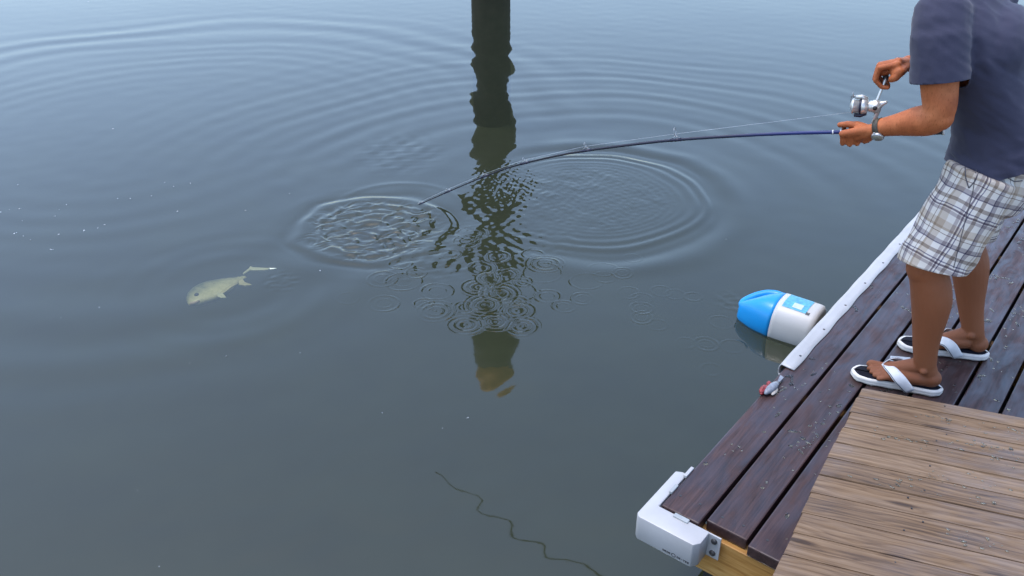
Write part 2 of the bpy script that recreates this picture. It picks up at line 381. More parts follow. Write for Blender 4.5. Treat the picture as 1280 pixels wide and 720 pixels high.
# screws at the board ends
scr = []
for k in range(15):
    for tt in (1.835, 2.6, 3.4, 4.2, 5.0, 5.8, 6.6):
        for q in (.26, .74):
            c = loc(tt + random.uniform(-.008, .008) + .01, gaps[k] + (gaps[k + 1] - gaps[k]) * q + random.uniform(-.006, .006), DECK)
            ring = [c + np.array([.0042 * math.cos(a), .0042 * math.sin(a), 0]) for a in np.linspace(0, 6.283, 8, endpoint=False)]
            scr.append(loft([[p - [0, 0, .002] for p in ring], [p + [0, 0, .0006] for p in ring]]))
v, f = join(scr); tag(mobj('screw_heads', v, f, M['bolt'], dock, False), kind='stuff')
# white vinyl edge bumper: rolled nose over the edge, flange nailed on the boards
def tn(px, py, z=DECK): p = onz(px, py, z); return p @ DD, p @ DN
bt0 = tn(980, 459)[0] + .0; bt1 = 7.4
rings = []; NT_ = 230
for i in range(NT_):
    tt = bt0 + (bt1 - bt0) * i / (NT_ - 1); ph = (tt - bt0 - .10) / .235
    wob = .0009 * math.cos(2 * math.pi * ph); n0 = -.838; inner = .036 + .002 * math.cos(2 * math.pi * ph + .4)
    prof = [(n0 + inner, .0015), (n0 + inner, .0055), (n0 + .014, .0060), (n0 - .004 - wob * .2, .0085 + wob * .3)]
    for a in np.linspace(R(75), R(-60), 7): prof.append((n0 - .012 - wob * .5 + (-.014 - wob) * math.cos(a), -.018 + .028 * math.sin(a)))
    prof += [(n0 - .014, -.046), (n0 - .008, -.041), (n0 - .018, -.034)]
    for a in np.linspace(R(-60), R(75), 7): prof.append((n0 - .012 - wob * .5 + (-.0105 - wob) * math.cos(a), -.018 + .0245 * math.sin(a)))
    prof += [(n0 - .004, .0045), (n0 + .010, .0018)]
    rings.append([loc(tt, n, DECK + z) for n, z in prof])
v, f = loft(rings); bump_o = mobj('edge_bumper', v, f, M['white_vinyl'], dock, True)
tag(bump_o, 'white vinyl bumper strip nailed along the dock edge')
nv, nf = loft([[(r * math.cos(a), r * math.sin(a), z) for a in np.linspace(0, 6.283, 10, endpoint=False)] for r, z in ((.0048, 0), (.0048, .0012), (.003, .002))])
nail_me = mesh_data('nail', nv, nf, M['bolt'])
for k in range(20):
    o = bpy.data.objects.new('nail', nail_me); o.location = loc(bt0 + .10 + .235 * k, -.838 + .017, DECK + .0056); link(o, bump_o)
# white corner bumper wrapped round the dock corner
tc, ncn = tn(795, 644); te, ne = tn(846, 586); tf, nf_ = tn(888, 668)
CB = dict(tout=tc, nout=ncn, tend=te, nend=nf_)
ti, ni = T0 - .016, -.8445
tout = 1.693; nout = -.878 - .003; tend = 1.945; nend = -.676
poly = [(tout, nout + .012), (tout + .012, nout), (tend - .01, nout), (tend, nout + .02), (tend, ni), (ti, ni), (ti, nend), (tout + .02, nend), (tout, nend - .014)]
bm = bmesh.new(); zb, zt = DECK - .094, DECK - .004
lo = [bm.verts.new(loc(a, b, zb)) for a, b in poly]; hi = [bm.verts.new(loc(a, b, zt)) for a, b in poly]
bm.faces.new(hi); bm.faces.new(lo[::-1])
for i in range(len(poly)): j = (i + 1) % len(poly); bm.faces.new((lo[i], lo[j], hi[j], hi[i]))
bmesh.ops.recalc_face_normals(bm, faces=bm.faces)
bmesh.ops.bevel(bm, geom=[e for e in bm.edges], offset=.0038, segments=2, affect='EDGES', profile=.5)
me = bpy.data.meshes.new('corner_bumper'); bm.to_mesh(me); bm.free(); me.materials.append(M['white_vinyl']); me.polygons.foreach_set('use_smooth', [True] * len(me.polygons))
try: me.set_sharp_from_angle(angle=R(35))
except Exception: pass
corner = link(bpy.data.objects.new('corner_bumper', me), dock); tag(corner, 'white moulded corner bumper bolted round the dock corner')
dock_box('flange', 1.7640, 1.7690, nend - .004, nend + .038, DECK - .092, DECK - .006, M['white_vinyl'], .0015, corner)
for z in (DECK - .026, DECK - .072):
    rings = []
    for r, d in ((.0095, 0), (.0095, .003), (.0075, .006), (.002, .0066)):
        rings.append([loc(1.7640 - d, nend + .019 + r * math.cos(a), z + r * math.sin(a)) for a in np.linspace(0, 6.283, 14, endpoint=False)])
    v, f = loft(rings); mobj('bolt', v, f, M['bolt'], corner)
dock_box('clip', ti - .014, ti + .002, -.79, -.742, DECK - .006, DECK + .001, M['clip'], .002, corner)
dock_box('clip', 1.835, 1.875, ni - .004, ni + .007, DECK - .006, DECK + .005, M['clip'], .002, corner)
dock_box('clip', 1.925, 1.975, ni - .004, ni + .007, DECK - .006, DECK + .005, M['white_vinyl'], .002, corner)
# worn maker's mark low on the front face: tiny letter strokes either side of a ring
mk = []; zt_ = DECK - .084; n0 = nend - .105
def stroke(n, z, w, h):
    y = tout - .0006; a = loc(y, n, z); return ([loc(y, n, z), loc(y, n + w, z), loc(y, n + w, z + h), loc(y, n, z + h), loc(y + .0012, n, z), loc(y + .0012, n + w, z), loc(y + .0012, n + w, z + h), loc(y + .0012, n, z + h)],
            [(3, 2, 1, 0), (4, 5, 6, 7), (0, 1, 5, 4), (1, 2, 6, 5), (2, 3, 7, 6), (3, 0, 4, 7)])
def letters(n, pat):
    for ch in pat:
        if ch == 'D': mk.extend([stroke(n, zt_, .0018, .0065), stroke(n, zt_, .0048, .0015), stroke(n, zt_ + .005, .0048, .0015), stroke(n + .0042, zt_ + .001, .0018, .0045)])
        elif ch == 'E': mk.extend([stroke(n, zt_, .0018, .0065), stroke(n, zt_, .005, .0015), stroke(n, zt_ + .0025, .0045, .0015), stroke(n, zt_ + .005, .005, .0015)])
        elif ch == 'I': mk.append(stroke(n + .0015, zt_, .002, .0065))
        elif ch == 'T': mk.extend([stroke(n + .0018, zt_, .0018, .0065), stroke(n, zt_ + .005, .0055, .0015)])
        elif ch == '-': mk.append(stroke(n, zt_ + .0025, .0045, .0015))
        n += .0068
letters(n0, 'DEDE'); letters(n0 + .047, 'DE-TEE')
for a in np.linspace(0, 6.283, 14, endpoint=False): mk.append(stroke(n0 + .036 + .0062 * math.cos(a) - .001, zt_ + .003 + .0062 * math.sin(a) - .001, .0022, .0022))
v, f = join(mk); mobj('maker_mark', v, f, M['ink'], corner, False)
# bottle-cap sized steel fixing under the bumper
rings = [[loc(1.786 - d, -.735 + r * math.cos(a), DECK - .118 + r * math.sin(a)) for a in np.linspace(0, 6.283, 14, endpoint=False)] for r, d in ((.014, 0), (.014, .004), (.008, .010), (.006, .011))]
v, f = loft(rings); mobj('fixing_bolt', v, f, M['steel'], dock)

# ------------------------------------------------------------------ raised platform the photograph is taken from
PZ = DECK + .12
A_ = onz(1079, 484.5, PZ); L_ = onz(964, 720, PZ); U_ = nz(onz(1280, 522, PZ) - A_); V_ = nz(L_ - A_)
PANG = math.atan2(U_[1], U_[0]); plat = empty('raised_platform', (A_[0], A_[1], DECK), PANG)
tag(plat, 'raised step of light brown weathered boards in the lower right corner', 'platform')
perp = np.array([U_[1], -U_[0], 0]); sh = (V_ @ U_) / (V_ @ perp)           # sideways run of the cut ends per unit across
bounds = [0, .059, .150, .239, .321, .402, .488, .572, .664, .750]
while bounds[-1] < 1.75: bounds.append(bounds[-1] + .088)
for k in range(len(bounds) - 1):
    b0, b1 = bounds[k] + .0006, bounds[k + 1] - .0006; jj = random.uniform(-.006, .006); Lb = 2.3
    zt = random.uniform(-.0022, .0022)
    poly = [(sh * b0 + jj, -b0), (sh * b0 + jj + Lb, -b0), (sh * b1 + jj + Lb, -b1), (sh * b1 + jj, -b1)]
    cx = np.mean([p[0] for p in poly]); cy = -(b0 + b1) / 2
    bm = bmesh.new(); lo = [bm.verts.new((a - cx, b - cy, -.019)) for a, b in poly]; hi = [bm.verts.new((a - cx, b - cy, .019)) for a, b in poly]
    bm.faces.new(hi); bm.faces.new(lo[::-1])
    for i in range(4): j = (i + 1) % 4; bm.faces.new((lo[i], lo[j], hi[j], hi[i]))
    bmesh.ops.recalc_face_normals(bm, faces=bm.faces)
    bmesh.ops.bevel(bm, geom=bm.edges[:], offset=.0020, segments=2, affect='EDGES')
    me = bpy.data.meshes.new('board'); bm.to_mesh(me); bm.free(); me.materials.append(M['tan_plank'])
    o = bpy.data.objects.new('board', me); o.location = (cx, cy, .12 - .019 + zt); link(o, plat)
nl = []
for k in range(len(bounds) - 1):
    for q in (.27, 1.12, 2.02):
        for e in (.28, .72):
            if random.random() < .45: continue
            b = bounds[k] + (bounds[k + 1] - bounds[k]) * e + random.uniform(-.006, .006); c = np.array([sh * b + q + random.uniform(-.03, .03), -b, .12])
            ring = [c + np.array([.0026 * math.cos(a), .0026 * math.sin(a), 0]) for a in np.linspace(0, 6.283, 8, endpoint=False)]
            nl.append(loft([[p - [0, 0, .004] for p in ring], [p + [0, 0, .0012] for p in ring]]))
v, f = join(nl); tag(mobj('nail_heads', v, f, M['bolt'], plat, False), kind='stuff')
for q in (.25, 1.1, 2.0):
    p0 = np.array([sh * .03 + q, -.03]); p1 = np.array([sh * 1.7 + q, -1.7]); d = p1 - p0
    me = bevel_box('bearer', np.linalg.norm(d), .04, .078, .003); me.materials.append(M['lumber'])
    o = bpy.data.objects.new('bearer', me); c = (p0 + p1) / 2; o.location = (c[0], c[1], .0395); o.rotation_euler = (0, 0, math.atan2(d[1], d[0])); link(o, plat)


# ------------------------------------------------------------------ piling that the water mirrors (stands just beyond the top of the frame)
M['pile_wood'] = simple('dark creosoted wood', (0.035, 0.027, 0.020, 1), 0.8, 0.5, 9, 0.5)
M['pile_cap'] = simple('sunlit orange cap', (0.80, 0.36, 0.05, 1), 0.6, 0.3, 7)  # low sunlight on the piling top painted in as bright orange
pile = empty('piling', (-.27, 11.35, 0)); tag(pile, 'dark wooden mooring piling whose wavering reflection crosses the water', 'piling')
def lathe(prof, seg=28, wob=0.0, seed=0):
    r_ = np.random.default_rng(seed); ph = r_.uniform(0, 6.28, 6)
    return loft([[((r * (1 + wob * math.sin(2 * a + ph[0] + z) + wob * .6 * math.sin(5 * a + ph[1] + 2.3 * z))) * math.cos(a), (r * (1 + wob * math.sin(2 * a + ph[0] + z) + wob * .6 * math.sin(5 * a + ph[1] + 2.3 * z))) * math.sin(a), z) for a in np.linspace(0, 6.2832, seg, endpoint=False)] for r, z in prof])
v, f = lathe([(.25, -1.8), (.25, 0), (.252, 1), (.258, 2), (.265, 3), (.275, 4), (.285, 4.5), (.345, 4.75), (.355, 5.25), (.33, 5.58)], 30, .02, 1); mobj('shaft', v, f, M['pile_wood'], pile)
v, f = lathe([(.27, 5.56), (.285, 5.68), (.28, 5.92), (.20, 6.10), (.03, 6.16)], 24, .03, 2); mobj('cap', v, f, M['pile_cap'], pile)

# ------------------------------------------------------------------ jug floating beside the dock
M['jug_white'] = simple('white jug plastic', (0.52, 0.51, 0.49, 1), 0.42, 0.05, 9)
M['jug_blue'] = simple('bright blue jug plastic', (0.007, 0.27, 0.64, 1), 0.32, 0.08, 9)
M['label_blue'] = simple('pale blue label print', (0.10, 0.40, 0.58, 1), 0.45, 0.35, 60)
M['label_white'] = simple('white label print', (0.50, 0.60, 0.68, 1), 0.45, 0.2, 90)
M['sludge'] = simple('brown dirty hollow', (0.13, 0.09, 0.06, 1), 0.8, 0.5, 60)
JZ = .055
jb = onz(1008, 408, JZ); jt = onz(934, 396, JZ); jd = nz((jt - jb) * [1, 1, 0])
jug = empty('floating_jug', (jb[0], jb[1], 0), math.atan2(jd[1], jd[0])); tag(jug, 'blue and white plastic jug floating on its side against the dock', 'jug')
jug.location = (1.405, 3.400, 0); jug.rotation_euler = (R(4), R(-2), R(145))
def rrect(a, hw0, hw1, h0, h1, pw=3.2, seg=40):
    """superellipse section at axial station a, lateral from -hw0 to hw1, height from h0 to h1"""
    cy = (hw1 - hw0) / 2; ry = (hw1 + hw0) / 2; cz = (h0 + h1) / 2; rz = (h1 - h0) / 2; out = []
    for t in np.linspace(0, 6.2832, seg, endpoint=False):
        c, s_ = math.cos(t), math.sin(t)
        out.append(np.array([a, -cy + ry * math.copysign(abs(c) ** (2 / pw), c), cz + rz * math.copysign(abs(s_) ** (2 / pw), s_)]))
    return out
JL = .33
wsec = [(-.020, .090, .090, -.03, .125), (-.019, .104, .106, -.044, .140), (-.008, .116, .118, -.055, .152), (.008, .119, .121, -.058, .154), (.09, .121, .122, -.06, .155), (.155, .121, .122, -.06, .155), (.172, .120, .121, -.059, .154)]
v, f = loft([rrect(a, b, c, d, e, 2.7) for a, b, c, d, e in wsec]); mobj('jug_body', v, f, M['jug_white'], jug)
# (lateral: negative y is towards the camera, positive y the far side with the grip)
bsec = [(.1725, .1205, .1215, -.0595, .1545), (.19, .119, .118, -.058, .153), (.215, .113, .090, -.055, .149), (.25, .102, .045, -.05, .138), (.285, .086, .012, -.042, .118), (.315, .068, -.004, -.034, .098), (.340, .054, -.010, -.025, .08), (.352, .045, -.014, -.012, .066)]
v, f = loft([rrect(a, b, c, d, e, 2.6) for a, b, c, d, e in bsec]); mobj('jug_shoulder', v, f, M['jug_blue'], jug)
hp = [(.335, -.028, .050), (.352, .000, .052), (.340, .035, .062), (.312, .072, .078), (.275, .102, .092), (.235, .117, .098), (.19, .112, .098)]
hp = [np.array(p) * [1, -1, 1] for p in hp]; hs = []
for i in range(len(hp) - 1):
    for q in np.linspace(0, 1, 5, endpoint=False): hs.append(hp[i] * (1 - q) + hp[i + 1] * q)
hs.append(hp[-1])
for _ in range(3): hs = [hs[0]] + [(hs[i - 1] + 2 * hs[i] + hs[i + 1]) / 4 for i in range(1, len(hs) - 1)] + [hs[-1]]
v, f = tube(hs, [.020] * len(hs), 12); mobj('grip', v, f, M['jug_blue'], jug)
web = [(.325, .005, .045), (.305, .045, .05), (.27, .078, .058), (.225, .092, .06), (.225, .07, .05), (.28, .02, .045)]
v, f = extrude_poly([(p[0], -p[1]) for p in web[::-1]], .048, .062); mobj('grip_web', v, f, M['sludge'], jug)
def on_jug(a0, a1, t0, t1, off, name, mat, na=6, ntt=10):
    rows = []
    for a in np.linspace(a0, a1, na):
        full = rrect(a, .1212 + off, .1222 + off, -.06 - off, .1552 + off, 2.7, 360)
        rows.append([full[int(round(math.degrees(t))) % 360] for t in np.linspace(t0, t1, ntt)])
    n = ntt; V = [p for r in rows for p in r]; F = [(i * n + j, i * n + j + 1, (i + 1) * n + j + 1, (i + 1) * n + j) for i in range(na - 1) for j in range(n - 1)]
    return mobj(name, V, F, mat, jug)
lab = on_jug(.035, .148, R(60), R(112), .0012, 'label', M['label_blue'], 8, 20)
on_jug(.060, .105, R(66), R(84), .0022, 'label_panel', M['label_white'])
for k in range(4): on_jug(.020 + .0045 * k, .0228 + .0045 * k, R(57), R(66), .0014, 'barcode_bar', M['ink'], 3, 6)

# ------------------------------------------------------------------ fish just under the surface
t = NT('silvery olive fish skin'); co_ = t.coord(); sx_ = t.n('SeparateXYZ'); t.l(co_, sx_.inputs[0])
g = t.math('ADD', t.math('MULTIPLY', sx_.outputs[1], 5.2), 0.5)
g = t.math('ADD', g, t.math('MULTIPLY', t.math('SUBTRACT', t.noise(co_, 26, 5, .7), .5), .9))
t.bsdf(t.ramp(g, [(0.05, (.95, .93, .66)), (0.28, (.84, .80, .46)), (0.55, (.56, .55, .31)), (0.85, (.20, .23, .15))]), 0.35, t.bump(t.noise(co_, 120, 2), .2, .002), Specular_IOR_Level=.6)
M['fish'] = t.m
M['fin'] = simple('yellowish fin', (0.68, 0.64, 0.38, 1), 0.5, 0.2, 30)
M['fin_pale'] = simple('pale fin', (0.80, 0.82, 0.62, 1), 0.5, 0.2, 30)
M['mouth'] = simple('pink white mouth', (0.80, 0.62, 0.50, 1), 0.5, 0.2, 50)
FZ = -.042
fh = onz(236, 381, FZ); ft = onz(306, 342, FZ); fdv = (ft - fh) * [1, 1, 0]; FL = np.linalg.norm(fdv)
fish = empty('hooked_fish', (fh[0], fh[1], FZ), math.atan2(fdv[1], fdv[0])); tag(fish, 'silvery olive fish with forked yellowish tail on its side just under the water', 'fish')
# local x runs from snout to tail root, +y is the back, +z the flank turned up
prof = [(0, .004, .006, .004), (.03, .022, .020, .014), (.09, .048, .036, .026), (.18, .070, .052, .034), (.30, .086, .066, .038), (.42, .090, .070, .038), (.55, .082, .064, .034), (.68, .062, .048, .027), (.80, .038, .030, .018), (.90, .020, .016, .010), (1.0, .013, .011, .006)]
xs = np.linspace(0, 1, 40); P_ = np.array(prof); kf = FL / .44
rings = []
for q in xs:
    b_, c_, w_ = [np.interp(q, P_[:, 0], P_[:, i]) * kf for i in (1, 2, 3)]; b_ *= 1.35; c_ *= 1.45
    bend = .012 * math.sin(q * 3.0)
    rings.append([(q * FL, bend + ((b_ if math.sin(a) > 0 else c_) * math.sin(a)), w_ * math.copysign(abs(math.cos(a)) ** .85, math.cos(a)) - .02 * q * q) for a in np.linspace(0, 6.2832, 24, endpoint=False)])
v, f = loft(rings); mobj('fish_body', v, f, M['fish'], fish)
def fin(name, pts, mat, th=.0025):
    pts = [np.array(p, float) for p in pts]; n = len(pts)
    V = [p + [0, 0, th] for p in pts] + [p - [0, 0, th] for p in pts]
    F = [tuple(range(n)), tuple(range(2 * n - 1, n - 1, -1))] + [(i, n + i, n + (i + 1) % n, (i + 1) % n) for i in range(n)]
    return mobj(name, V, F, mat, fish, False)
def fl(px, py, z):                                 # survey point to fish coordinates
    p = onz(px, py, z) - np.array([fh[0], fh[1], FZ]); a = -math.atan2(fdv[1], fdv[0])
    return np.array([p[0] * math.cos(a) - p[1] * math.sin(a), p[0] * math.sin(a) + p[1] * math.cos(a), p[2]])
fin('tail_fin', [fl(303.5, 342.2, -.03), fl(311.5, 335.5, -.006), fl(313, 333.6, -.006), fl(317, 334.6, -.005), fl(330, 335.4, -.004), fl(346, 335.8, .000), fl(330, 338.2, -.004), fl(316, 338.4, -.005), fl(313, 337.6, -.008), fl(304.5, 343.0, -.03)], M['fin_pale'], .003)
fin('tail_fin', [fl(299, 351, -.04), fl(302, 347, -.04), fl(306, 353, -.03), fl(315, 356.5, -.015), fl(306, 357.5, -.03), fl(298, 356, -.035)], M['fin'], .003)
fin('pectoral_fin', [fl(271, 368, -.022), fl(278, 366, -.02), fl(283, 372.5, -.015), fl(277, 373, -.015), fl(272, 371, -.02)], M['fin_pale'], .003)
fin('anal_fin', [fl(271, 370, -.025), fl(280, 362, -.02), fl(288, 357, -.02), fl(299, 354, -.02), fl(289, 359.5, -.018), fl(281, 366, -.018)], M['fin'], .003)
v, f = tube([fl(238, 380, -.01), fl(243, 379, -.008), fl(249, 376.5, -.012)], [.009, .010, .006], 10); mobj('mouth', v, f, M['mouth'], fish)
v, f = ellipsoid(fl(246, 369, -.018), (.013, 0, 0), (0, .013, 0), (0, 0, .012), 12, 8); mobj('eye', v, f, M['ink'], fish)

def spline(pts, k=6):
    P = [np.asarray(p, float) for p in pts]; P = [2 * P[0] - P[1]] + P + [2 * P[-1] - P[-2]]; out = []
    for i in range(1, len(P) - 2):
        for u in np.linspace(0, 1, k, endpoint=False):
            out.append(.5 * ((2 * P[i]) + (-P[i - 1] + P[i + 1]) * u + (2 * P[i - 1] - 5 * P[i] + 4 * P[i + 1] - P[i + 2]) * u * u + (-P[i - 1] + 3 * P[i] - 3 * P[i + 1] + P[i + 2]) * u ** 3))
    return out + [P[-2]]

# ------------------------------------------------------------------ fishing rod, reel and line
t = NT('rod blank, blue butt to graphite tip'); co_ = t.coord(); sx_ = t.n('SeparateXYZ'); t.l(co_, sx_.inputs[0])
t.bsdf(t.ramp(t.math('MULTIPLY', t.math('ADD', sx_.outputs[0], .6), .6), [(0.45, (.018, .019, .024)), (.80, (.02, .024, .05)), (0.92, (.018, .03, .13))]), 0.4, Specular_IOR_Level=.3); M['blank'] = t.m
M['silver'] = simple('silver reel paint', (0.62, 0.61, 0.58, 1), 0.28, 0.06, 30, Metallic=0.55)
M['navy'] = simple('navy reel trim', (0.012, 0.012, 0.035, 1), 0.45)
M['cork'] = simple('black grip foam', (0.015, 0.015, 0.018, 1), 0.7)
M['white_wrap'] = simple('white thread wrap', (0.7, 0.7, 0.7, 1), 0.4)
M['line'] = simple('monofilament', (0.62, 0.66, 0.70, 1), 0.3)
HAND = ony(1066, 164.2, 2.665); TIP = EYE + ray(524, 255.5) * 3.59
pd = nz((TIP - HAND) * [1, 1, 0]); pn = np.array([-pd[1], pd[0], 0])
def onrodplane(x, y): d = ray(x, y); return EYE + d * (((HAND - EYE) @ pn) / (d @ pn))
rp = [onrodplane(*p) for p in [(1052, 165), (992, 166.5), (932, 169.2), (861, 173.6), (811, 178.2), (736, 187.8), (690, 196), (640, 208.2), (602, 222), (565, 237.5), (540, 248.5), (524, 255.5)]]
butt = onrodplane(1181, 164.0); back = spline([butt, HAND] + rp, 6)
rod = empty('fishing_rod', (0, 0, 0)); tag(rod, 'long bent dark blue fishing rod with silver spinning reel held by the man', 'fishing rod')
bl = np.array([0] + list(np.cumsum([np.linalg.norm(back[i + 1] - back[i]) for i in range(len(back) - 1)])))
v, f = tube(back, [np.interp(s_, [0, .3, bl[-1] * .5, bl[-1]], [.0072, .0062, .0050, .0021]) for s_ in bl], 12); mobj('blank', v, f, M['blank'], rod)
def rod_at(s_):
    i = min(np.searchsorted(bl, s_), len(back) - 2); return np.array([np.interp(s_, bl, [p[k] for p in back]) for k in range(3)]), nz(back[i + 1] - back[max(i - 1, 0)])
hs_ = np.linalg.norm(HAND - butt)
gp = [rod_at(s_)[0] for s_ in np.linspace(0.004, hs_ + .035, 10)]
v, f = tube(gp, [.0105, .0115, .011, .0105, .0105, .011, .0105, .010, .0095, .0085], 14); mobj('grip', v, f, M['cork'], rod)
def band(s_, w, r, mat, name='wrap'):
    v, f = tube([rod_at(s_ + w * q)[0] for q in (0, .5, 1)], r, 12); mobj(name, v, f, mat, rod)
band(.0, .006, .0122, M['white_wrap'], 'butt_ring'); band(hs_ + .036, .006, .0092, M['white_wrap']); band(hs_ + .062, .004, .0078, M['white_wrap'])
GUIDES = [(845, .026, .014), (733, .018, .009), (656, .012, .006), (606, .009, .0045), (560, .007, .003), (526, .005, .0025)]
sp = [project for project in [0]]
def px_of(p):
    q = p - EYE; fz = q[1] * math.cos(PITCH) - q[2] * math.sin(PITCH); return 640 + FPX * q[0] / fz
pxs = np.array([px_of(p) for p in back]); line_pts = []
for gxp, gh, gr in GUIDES:
    s_ = np.interp(-gxp, -pxs, bl); p, d = rod_at(s_); up = nz(np.array([0, 0, 1]) - d * d[2]); side = np.cross(d, up)
    c = p + up * (gh + .004)
    ringp = [c + gr * (math.cos(a) * up + math.sin(a) * side) for a in np.linspace(0, 6.2832, 17)]
    v1 = tube(ringp, .0008 if gr > .005 else .0006, 6, False); v2 = tube([p + d * .016 + up * .004, c - up * gr], .0010, 6); v3 = tube([p - d * .016 + up * .004, c - up * gr], .0010, 6)
    v, f = join([v1, v2, v3]); mobj('line_guide', v, f, M['steel'], rod); line_pts.append(c - up * gr * .6)
    band(s_ - .02, .04, float(np.interp(s_, bl, [np.interp(q, [0, .3, bl[-1] * .5, bl[-1]], [.0072, .0062, .0050, .0021]) for q in bl])) + .0008, M['navy'])
# spinning reel sits on top of the rod
rs = hs_ - .055; rb, rd = rod_at(rs); rup = nz(np.array([0, 0, 1]) - rd * rd[2]); rsd = np.cross(rd, rup)
reel = bpy.data.objects.new('reel', None); link(reel, rod); reel.empty_display_size = .05
rc = ony(1094, 133, rb[1] + .0)                     # reel gearbox centre
RX = nz(rd + .04 * rup); RU = nz(rup - RX * (rup @ RX)); RS = np.cross(RX, RU)
def rl(x, u, s_): return rc + RX * x + RU * u + RS * s_
def rlathe(prof, seg=24): return loft([[rl(x, r * math.cos(a), r * math.sin(a)) for a in np.linspace(0, 6.2832, seg, endpoint=False)] for x, r in prof])
v, f = remesh([ellipsoid(rc, RX * .020, RU * .021, RS * .016), capsule(rl(0, 0, 0), rl(.012, 0, 0), .020, .018), capsule(rl(-.012, .006, 0), rl(-.030, .014, 0), .014, .005), capsule(rl(-.010, -.010, 0), rb + RX * .0 + RU * .016, .009, .006), capsule(rb + RX * .028 + RU * .013, rb - RX * .028 + RU * .013, .0045, .0045)], .0018, 3); mobj('gearbox', v, f, M['silver'], reel)
v, f = rlathe([(.020, .012), (.022, .022), (.036, .0245), (.040, .0245), (.041, .020)]); mobj('rotor', v, f, M['silver'], reel)
v, f = rlathe([(.041, .019), (.041, .0225), (.046, .0225), (.047, .018)]); mobj('spool_ring', v, f, M['navy'], reel)
v, f = rlathe([(.047, .0185), (.047, .021), (.062, .0215), (.063, .024), (.067, .024), (.070, .019), (.074, .008), (.075, .001)]); mobj('spool', v, f, M['silver'], reel)
for sg in (1, -1):
    v, f = tube([rl(.024, .023 * sg, .0), rl(.042, .030 * sg, 0), rl(.060, .029 * sg, 0)], [.006, .007, .006], 10); mobj('bail_arm', v, f, M['silver'] if sg > 0 else M['navy'], reel)
v, f = tube([rl(.060, .030, 0), rl(.068, .034, .004), rl(.074, .024, .022), rl(.074, .0, .030), rl(.072, -.022, .020), rl(.062, -.029, .002)], .0013, 6); mobj('bail_wire', v, f, M['steel'], reel)
v, f = tube([rl(.066, .028, -.002), rl(.069, .046, -.004)], [.0022, .0012], 6); mobj('bail_trip', v, f, M['steel'], reel)
camd = nz(EYE - rc); cs = RS if RS @ camd > 0 else -RS
v, f = tube([rc + cs * .012, rc + cs * .0195], [.0125, .0115], 18); mobj('side_cap', v, f, M['silver'], reel)
v, f = tube([rc + cs * .0190, rc + cs * .0215], [.0075, .0065], 16); mobj('side_bolt', v, f, M['bolt'], reel)
KNOB = ony(1107, 99, rc[1] + .035)
h0 = rc - cs * .022; h1 = KNOB - cs * .004
v, f = tube([rc - cs * .010, h0, h0 * .9 + h1 * .1, h1 * .9 + h0 * .1, h1], [.005, .0055, .0048, .004, .0045], 10); mobj('crank', v, f, M['silver'], reel)
v, f = tube([h1 + cs * .004, h1 - cs * .006, h1 - cs * .026, h1 - cs * .030], [.004, .0085, .0095, .005], 12); mobj('crank_knob', v, f, M['bolt'], reel)
lp = [rl(.056, -.0215, .010)] + line_pts
v, f = tube([p for p in lp], .0004, 5); mobj('fishing_line', v, f, M['line'], rod)

# ------------------------------------------------------------------ the man
t = NT('tanned skin'); co_ = t.coord(); n1 = t.noise(co_, 11, 6, .62); n2 = t.noise(co_, 240, 3); n3 = t.noise(t.mapping(co_, (60, 60, 14)), 6, 3, .6); n4 = t.noise(co_, 34, 3)
c = t.ramp(n1, [(0.3, (.32, .085, .029)), (0.5, (.44, .130, .046)), (0.72, (.54, .182, .070))])
hair_ = t.ramp(n3, [(.56, (1, 1, 1)), (.70, (.62, .55, .5))]); c = t.mix(1.0, c, hair_, 'MULTIPLY')
c = t.mix(1.0, c, t.ramp(n4, [(.3, (.86, .82, .80)), (.7, (1.08, 1.06, 1.05))]), 'MULTIPLY')
at = t.n('Attribute'); at.attribute_name = 'pale'
c = t.mix(at.outputs['Fac'], c, (.52, .33, .25, 1))
at2 = t.n('Attribute'); at2.attribute_name = 'legtone'
c = t.mix(at2.outputs['Fac'], c, (.22, .076, .032, 1))
pr = t.bsdf(c, t.math('ADD', t.math('MULTIPLY', n1, .15), .52), t.bump(t.math('ADD', n2, t.math('MULTIPLY', n4, 2.5)), .28, .0022), Specular_IOR_Level=.3)
pr.inputs['Subsurface Weight'].default_value = .08; pr.inputs['Subsurface Radius'].default_value = (.008, .003, .0015)
M['skin'] = t.m
t = NT('heather navy cotton'); co_ = t.coord(); n1 = t.noise(co_, 6, 4); n2 = t.noise(co_, 420, 2)
c = t.mix(t.math('MULTIPLY', n2, .7), t.ramp(n1, [(.3, (.030, .031, .058)), (.7, (.042, .042, .072))]), (.064, .063, .095, 1))
pr = t.bsdf(c, .85, t.bump(n2, .25, .0012), Specular_IOR_Level=.2); pr.inputs['Sheen Weight'].default_value = .15; M['shirt'] = t.m
t = NT('plaid cotton'); at = t.n('Attribute'); at.attribute_name = 'plaid'; sx_ = t.n('SeparateXYZ'); wv = t.n('TexNoise'); wv.inputs['Scale'].default_value = 9.0; t.l(t.coord(), wv.inputs['Vector'])
wa = t.n('VectorMath', operation='MULTIPLY_ADD'); t.l(wv.outputs['Color'], wa.inputs[0]); wa.inputs[1].default_value = (.022, .022, 0); t.l(at.outputs['Vector'], wa.inputs[2]); t.l(wa.outputs[0], sx_.inputs[0])
Wt, Nv, Bg, Gy, Tn = (1, 1, 1), (.13, .14, .27), (.62, .55, .48), (.42, .40, .44), (.50, .39, .31)
